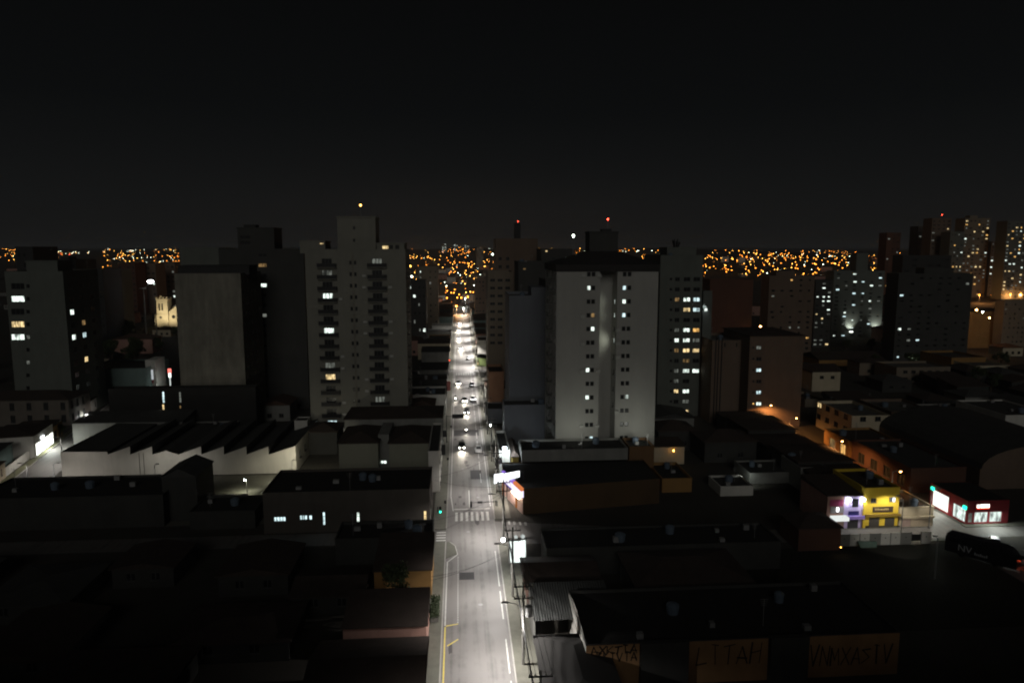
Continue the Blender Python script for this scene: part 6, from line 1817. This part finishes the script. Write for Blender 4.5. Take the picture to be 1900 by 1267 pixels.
# motorcycle and rider
def person_mesh(name, pts, edges, radii, mat):
    me = bpy.data.meshes.new(name)
    me.from_pydata(pts, edges, [])
    o = link(name, me)
    sk = o.modifiers.new("skin", 'SKIN')
    for i, v in enumerate(me.skin_vertices[0].data):
        v.radius = (radii[i], radii[i])
        v.use_root = (i == 0)
    o.modifiers.new("sub", 'SUBSURF').levels = 1
    me.materials.append(mat)
    return o
def moto(px, py, lab, lab2):
    x, y = G(px, py, 0.4)
    r = thing("motorcycle", lab, "motorcycle", (x, y, 0.008), 0, "vehicles on the main street")
    wm = MB(); wm.lathe([(0.2, -0.05), (0.3, -0.06), (0.3, 0.06), (0.2, 0.05)], 0, 0, 12)
    wm = wm.mesh("wheel", [M_RUB])
    for yy in (-0.65, 0.65):
        o = link("wheel", wm, r, (0, yy, 0.3)); o.rotation_euler = (0, math.pi / 2, 0)
    MB().tube([(0, -0.62, 0.35), (0, -0.45, 0.95), (0, 0.0, 0.7), (0, 0.6, 0.72), (0, 0.8, 0.7)], [0.05, 0.07, 0.16, 0.14, 0.06], 8).build("frame", M_BLACK, r)
    MB().tube([(-0.34, -0.42, 1.0), (0.34, -0.42, 1.0)], 0.03, 6).build("handlebar", M_STEEL, r)
    MB().lathe([(0.05, -0.1), (0.16, -0.06), (0.16, 0.06), (0.05, 0.1)], 0, -0.6, 10).build("headlight", M_HEAD, r, (0, 0, 0.88))
    light('SPOT', "headlight_beam", r, (0, -0.8, 0.88), 500, (1, 0.9, 0.75), 0.15, (0, -1, -0.18), 60, 0.7)
    P_ = [(0, 0.35, 0.82), (0, 0.25, 1.12), (0, 0.12, 1.38), (0, 0.08, 1.48), (0, 0.05, 1.60), (0, 0.04, 1.68),
          (-0.2, 0.14, 1.35), (-0.3, -0.1, 1.15), (-0.31, -0.38, 1.03), (0.2, 0.14, 1.35), (0.3, -0.1, 1.15), (0.31, -0.38, 1.03),
          (-0.14, 0.3, 0.80), (-0.22, -0.12, 0.75), (-0.2, 0.05, 0.32), (-0.2, -0.1, 0.28), (0.14, 0.3, 0.80), (0.22, -0.12, 0.75), (0.2, 0.05, 0.32), (0.2, -0.1, 0.28)]
    E_ = [(0, 1), (1, 2), (2, 3), (3, 4), (4, 5), (2, 6), (6, 7), (7, 8), (2, 9), (9, 10), (10, 11), (0, 12), (12, 13), (13, 14), (14, 15), (0, 16), (16, 17), (17, 18), (18, 19)]
    RR_ = [0.16, 0.15, 0.15, 0.06, 0.13, 0.10, 0.07, 0.05, 0.04, 0.07, 0.05, 0.04, 0.10, 0.08, 0.05, 0.05, 0.10, 0.08, 0.05, 0.05]
    p = person_mesh("person", P_, E_, RR_, pm("rider_dark_clothes", (0.03, 0.03, 0.035), 0.8, 0.2, 3))
    p.location = (x, y, 0.008)
    tag(p, lab2, "person")
moto(865, 799, "motorcycle with its headlight on riding towards the junction", "dark clothed rider sitting on the motorcycle nearest the junction")
moto(845, 741, "motorcycle with headlight on left of the white headlight car", "dark clothed rider on the motorcycle left of the white headlight car")

# ================================================================== TREES
M_LEAF = pm("foliage", (0.045, 0.06, 0.025), 0.8, 0.5, 0.8)
M_BARK = pm("bark", (0.06, 0.045, 0.03), 0.9, 0.3, 2)
def tree_meshes(seed, n=1500, rx=3.0, rz=2.6, h=6.0):
    q = random.Random(seed)
    blobs = [(q.uniform(-rx, rx) * 0.6, q.uniform(-rx, rx) * 0.6, h + q.uniform(-rz, rz) * 0.6, q.uniform(0.9, 1.6)) for _ in range(10)]
    b = MB()
    for _ in range(n):
        bx, by, bz, br = q.choice(blobs)
        v = Vector((q.gauss(0, 1), q.gauss(0, 1), q.gauss(0, 1))).normalized() * br * (q.random() ** 0.4)
        c = Vector((bx, by, bz)) + v
        n1 = Vector((q.gauss(0, 1), q.gauss(0, 1), q.gauss(0, 1))).normalized()
        n2 = n1.orthogonal().normalized()
        s = q.uniform(0.16, 0.34)
        n1 = n1.cross(n2) * s
        n2 = n2 * s * 0.6
        b.poly([c - n1, c + n2, c + n1, c - n2])
    crown = b.mesh("crown", [M_LEAF])
    t = MB()
    t.tube([(0, 0, 0), (0.1, 0, h * 0.35), (0.0, 0.1, h * 0.75)], [0.28, 0.2, 0.12], 7)
    for (bx, by, bz, br) in blobs[:6]:
        t.tube([(0.05, 0.02, h * 0.45), (bx * 0.6, by * 0.6, (h * 0.5 + bz) / 2), (bx, by, bz)], [0.11, 0.07, 0.03], 5)
    return crown, t.mesh("trunk", [M_BARK])
TM = [tree_meshes(s) for s in (1, 2, 3)]
def tree(label, x, y, s=1.0, z=0.0, k=0, group=None, rz=0.0):
    r = thing("tree", label, "tree", (x, y, z), rz, group)
    r.scale = (s, s, s)
    link("crown", TM[k % 3][0], r)
    link("trunk", TM[k % 3][1], r)
    return r
q = random.Random(77)
for k in range(22):
    px = q.uniform(150, 330); Y = q.uniform(300, 440)
    x = P(px, 600, Y)[0]
    if 268 < px < 325 and Y > 380:
        px = 200; x = P(px, 600, Y)[0]
    tree("dark leafy tree in the grove below the church", x, Y, q.uniform(0.9, 1.45) if px < 262 else q.uniform(0.7, 0.9), 0, k, "grove of dark trees by the church", q.uniform(0, 6))
tree("dark street tree in front of the pale house right of the cream tower", *G(793, 790)[:2], 0.75, 0, 1)
tree("black tree against the orange walled house in the lower left", -9.2, 94.2, 0.85, 0, 2)
tree("small tree beside the ochre low shop on the far left street", *LS(54, -4.8)[:2], 0.45, 0, 0)
for k in range(16):
    px = q.uniform(1560, 1900); Y = q.uniform(215, 330)
    x = P(px, 650, Y)[0]
    if taken(x - 2, x + 2, Y - 2, Y + 2, 0):
        continue
    tree("dark tree among the unlit roofs on the right", x, Y, q.uniform(0.7, 1.1), 0, k, "dark trees on the right", q.uniform(0, 6))

# ================================================================== FAR TOWN ON THE HILLS
def to_ground(px, py, dz=7.0):
    d = ray(px, py)
    y = 560.0
    while y < 2320:
        t = y / d[1]
        x = d[0] * t
        if CAMH + d[2] * t <= height(x, y) + dz:
            return x, y
        y += 8
    return None
def far_lamp_mesh(mat, r):
    b = MB()
    b.tube([(0, 0, -0.5), (0, 0, 7 - r)], 0.09, 4, 1)
    b.lathe([(0.1, 7 - r), (r * 0.85, 7 - r * 0.5), (r, 7.0), (r * 0.85, 7 + r * 0.5), (0.1, 7 + r)], 0, 0, 7, 0)
    return b.mesh("street_lamp", [mat, M_STEEL])
FLM = {k: far_lamp_mesh(m, 0.55) for k, m in (('o', M_SODF), ('y', M_YELF), ('w', M_WHIF), ('r', M_REDF), ('b', M_BLUF))}
REG = [("orange street lamps on the hillside beyond the street end", 755, 918, 466, 572, 44, 'oyoyoyw', 5, 9),
       ("orange street lamps on the right hand hillside", 1308, 1640, 470, 518, 44, 'oooyyoyw', 5, 10),
       ("street lamps on the left hillside above the church", 190, 334, 462, 503, 30, 'oyoywo', 4, 7),
       ("white and orange lamps on the horizon at the left edge", 0, 108, 456, 484, 20, 'wwoyr', 3, 5),
       ("orange lamps climbing the far right slope", 1806, 1866, 520, 580, 6, 'oyyo', 3, 8),
       ("distant lamps between the towers near the white tower", 990, 1228, 462, 482, 8, 'oywo', 2, 8),
       ("distant lamps left of the cream tower", 480, 562, 458, 466, 4, 'woyr', 2, 9)]
q = random.Random(2024)
CAND = []
for (lab, xa, xb, ya, yb, nseq, cols_, ml, seed) in REG:
    for s_ in range(nseq):
        f = q.random()
        py = ya + (yb - ya) * (f ** 1.25)
        g = to_ground(q.uniform(xa, xb), py)
        if not g:
            continue
        ang = q.choice([0.05, 0.35, -0.3, 1.2, 1.75])
        step = q.uniform(24, 40)
        col = q.choice(cols_)
        for k in range(q.randint(3, ml * 2)):
            x = g[0] + math.cos(ang + k * 0.03) * step * k + q.uniform(-3, 3)
            y = g[1] + math.sin(ang + k * 0.03) * step * k + q.uniform(-3, 3)
            CAND.append((x, y, col if q.random() < 0.8 else q.choice(cols_), lab))
CAND.sort(key=lambda c: c[1])
CN = {'o': 'orange', 'y': 'yellow', 'w': 'white', 'r': 'red', 'b': 'blue'}
SPOTS = []
LAMPOBJ = []
for (x, y, c_, lab) in CAND[:265]:
    o = link("street_lamp", FLM[c_], None, (x, y, height(x, y)))
    tag(o, f"tiny {CN[c_]} lamp among the " + lab, "street lamp", lab)
    SPOTS.append((x, y, c_))
    LAMPOBJ.append(o)
mass = MB()
def dot(x, y, z, r, mi):
    b0 = len(mass.v)
    mass.v += [(x + r, y, z), (x - r, y, z), (x, y + r, z), (x, y - r, z), (x, y, z + r), (x, y, z - r)]
    for f3 in ((0, 2, 4), (2, 1, 4), (1, 3, 4), (3, 0, 4), (2, 0, 5), (1, 2, 5), (3, 1, 5), (0, 3, 5)):
        mass.f.append(tuple(b0 + i for i in f3)); mass.m.append(mi)
MI = {'o': 0, 'y': 1, 'w': 2, 'r': 3}
for (x, y, c_, lab) in CAND[265:]:
    dot(x, y, height(x, y) + 7, 0.62, MI.get(c_, 0))
for (xa, xb, ya, yb, n_) in ((1306, 1642, 464, 514, 120), (755, 918, 460, 500, 40), (755, 918, 500, 560, 26), (190, 334, 455, 500, 50), (0, 110, 452, 478, 50), (985, 1230, 460, 480, 34), (480, 565, 456, 466, 18), (1806, 1870, 500, 560, 20), (1440, 1660, 462, 480, 40)):
    got = []
    for _ in range(n_ * 3):
        if len(got) >= n_:
            break
        px, py = q.uniform(xa, xb), ya + (yb - ya) * q.random() ** 1.4
        if any(abs(px - a_) < 3.2 and abs(py - b_) < 2.6 for a_, b_ in got):
            continue
        if math.sin(px * 0.045 + math.sin(py * 0.3) * 2) + q.uniform(-0.9, 0.9) < -0.35:
            continue
        g = to_ground(px, py)
        if g:
            got.append((px, py))
            dot(g[0], g[1], height(*g) + 6.5, q.choice([0.00022, 0.0003, 0.0003, 0.00045]) * g[1], q.choice([0, 0, 0, 0, 1, 1, 2, 0]))
mo = mass.build("distant_city_lights", [M_SODF, M_YELF, M_WHIF, M_REDF])
mo["kind"] = "stuff"
mo["label"] = "countless tiny orange and white lights of the far town"
# a few of those lamps light the roofs round them
q.shuffle(SPOTS)
near = sorted(SPOTS, key=lambda s: s[1])
near = [n_ for n_ in near if abs(n_[0]) < 130][:16] + [n_ for n_ in near if 350 < n_[0] < 620 and n_[1] < 900][:5]
for (x, y, c_) in near:
    r = [o for o in LAMPOBJ if abs(o.location.x - x) < 0.01 and abs(o.location.y - y) < 0.01][0]
    light('POINT', "lamp_light", r, (0, -0.6, 5.6), 6000, ORG if c_ in 'oy' else COOL, 0.4)
# brighter lit forecourt at the end of the street
for (px, py, m, lab) in ((791, 573, M_WHIF, "glaring white forecourt lamp left of the street end"), (800, 574, M_YELF, "glaring warm forecourt lamp left of the street end"), (825, 570, M_WHIF, "white lamp on the pale roof edge at the street end"),
                         (847, 568, M_SODF, "bright orange lamp straight over the street end"), (860, 572, M_WHIF, "white lamp row right of the street end"), (808, 547, M_BLUF, "small blue lamp left of the street end"), (792, 549, M_YELF, "warm lamp beside the small blue lamp"),
                         (761, 494, M_YELF, "big yellow orange lamp cluster beside the beige far tower"), (764, 513, M_WHIF, "white lamp on the dark block beside the beige far tower"), (914, 472, M_WHIF, "white lamp left of the brown mast tower")):
    Y = 540 if py > 560 else (610 if py > 540 else 520)
    X, Z = P(px, py, Y)
    wl2 = thing("lamp_post", lab, "lamp", (X, Y, 0))
    MB().tube([(0, 0, height(X, Y) - 0.5), (0, 0, Z - 0.6)], 0.15, 5).build("pole", M_STEEL, wl2)
    MB().lathe([(0.1, Z - 0.6), (0.6, Z - 0.3), (0.7, Z), (0.6, Z + 0.3), (0.1, Z + 0.6)], 0, 0, 8).build("lamp_globe", m, wl2)
    if py > 560:
        light('POINT', "lamp_light", wl2, (0, -1.5, Z - 0.4), 9000, ORG if m is not M_WHIF else (1, 0.8, 0.6), 0.5)
# far houses
hm = []
for k in range(5):
    b = MB()
    w_, d_, h_ = ((10, 9, 4), (14, 10, 6), (9, 12, 3.5), (18, 11, 7), (12, 9, 9))[k]
    b.box(-w_ / 2, w_ / 2, 0, d_, -3, h_, 0)
    q2 = MB(); hip_roof(q2, w_, d_, h_, (1.6, 1.8, 1.5, 2.0, 0.6)[k], 0.4, 'hip')
    for f_, mi in zip(q2.f, q2.m):
        b.poly([(q2.v[i][0] - w_ / 2, q2.v[i][1], q2.v[i][2]) for i in f_], 1)
    for u in (-0.3, 0.0, 0.3):
        b.box(w_ * u - 0.6, w_ * u + 0.6, -0.05, -0.01, 1.0, 2.3, 2)
    hm.append(b.mesh("house", [[C_CRM, C_TAN, C_GRY, C_PNK, C_WHT][k], M_TILE2, M_GLASS]))
HREG = [(-90, 130, 600, 1250, 70, "small far house in the town beyond the street end", "far houses beyond the street end"),
        (330, 900, 620, 1500, 36, "small far house on the right hand hillside", "far houses on the right hillside"),
        (-760, -220, 560, 1300, 26, "small far house on the left hillside", "far houses on the left hillside")]
for (xa, xb, ya, yb, cnt, lab, grp) in HREG:
    for _ in range(cnt):
        x, y = q.uniform(xa, xb), ya + (yb - ya) * q.random() ** 1.3
        k = q.randrange(5)
        if taken(x - 9, x + 9, y, y + 12, 0):
            continue
        o = link("house", hm[k], None, (x, y, height(x, y)), q.uniform(-0.15, 0.15))
        tag(o, lab, "house", grp)
# mid-town houses between the near blocks and the hills
for (xa, xb, ya, yb, cnt, lab, grp) in ((-75, -16, 296, 590, 26, "small dark house left of the far street", "dark houses left of the far street"), (22, 83, 296, 600, 28, "small dark house right of the far street", "dark houses right of the far street"),
                                        (95, 330, 285, 560, 42, "small dark house in the mid distance on the right", "dark houses in the right mid distance"), (-330, -80, 300, 560, 30, "small dark house in the mid distance on the left", "dark houses in the left mid distance")):
    for _ in range(cnt):
        x, y = q.uniform(xa, xb), q.uniform(ya, yb)
        k = q.randrange(4)
        if taken(x - 9.5, x + 9.5, y - 0.5, y + 12.5, 0):
            continue
        FOOT.append((x - 8, x + 8, y, y + 11))
        o = link("house", hm[k], None, (x, y, height(x, y)), 0)
        tag(o, lab, "house", grp)
print("objects", len(COL.objects))

# ---- neighbours in a group told apart by their order across the picture
def scr_x(o):
    p_ = o.location
    d_ = (p_.x, p_.y, p_.z - CAMH)
    return sum(a_ * b_ for a_, b_ in zip(d_, _r)) / max(1.0, sum(a_ * b_ for a_, b_ in zip(d_, _f)))
bylab = {}
for o in COL.objects:
    if o.parent is None and "group" in o and "label" in o and o["category"] in ("house", "tree"):
        bylab.setdefault(o["label"], []).append(o)
for lab, os_ in bylab.items():
    if 1 < len(os_) <= len(ORDN):
        for k, o in enumerate(sorted(os_, key=scr_x)):
            o["label"] = f"{lab}, {ORDN[k]} from the left"

# ------------------------------------------------------------------ night haze over the whole town
hz, ht, ho = _new("night_haze")
pv = ht.nodes.new("ShaderNodeVolumePrincipled")
pv.inputs["Color"].default_value = (0.92, 0.95, 1.0, 1)
pv.inputs["Density"].default_value = 0.00014
pv.inputs["Anisotropy"].default_value = 0.3
ht.links.new(pv.outputs[0], ho.inputs["Volume"])
hb_ = MB().box(-6200, 6200, -600, 10400, -12, 95).build("haze", hz)
hb_["kind"] = "stuff"
hb_["label"] = "thin night haze over the whole town"
cy.volume_bounces = 0
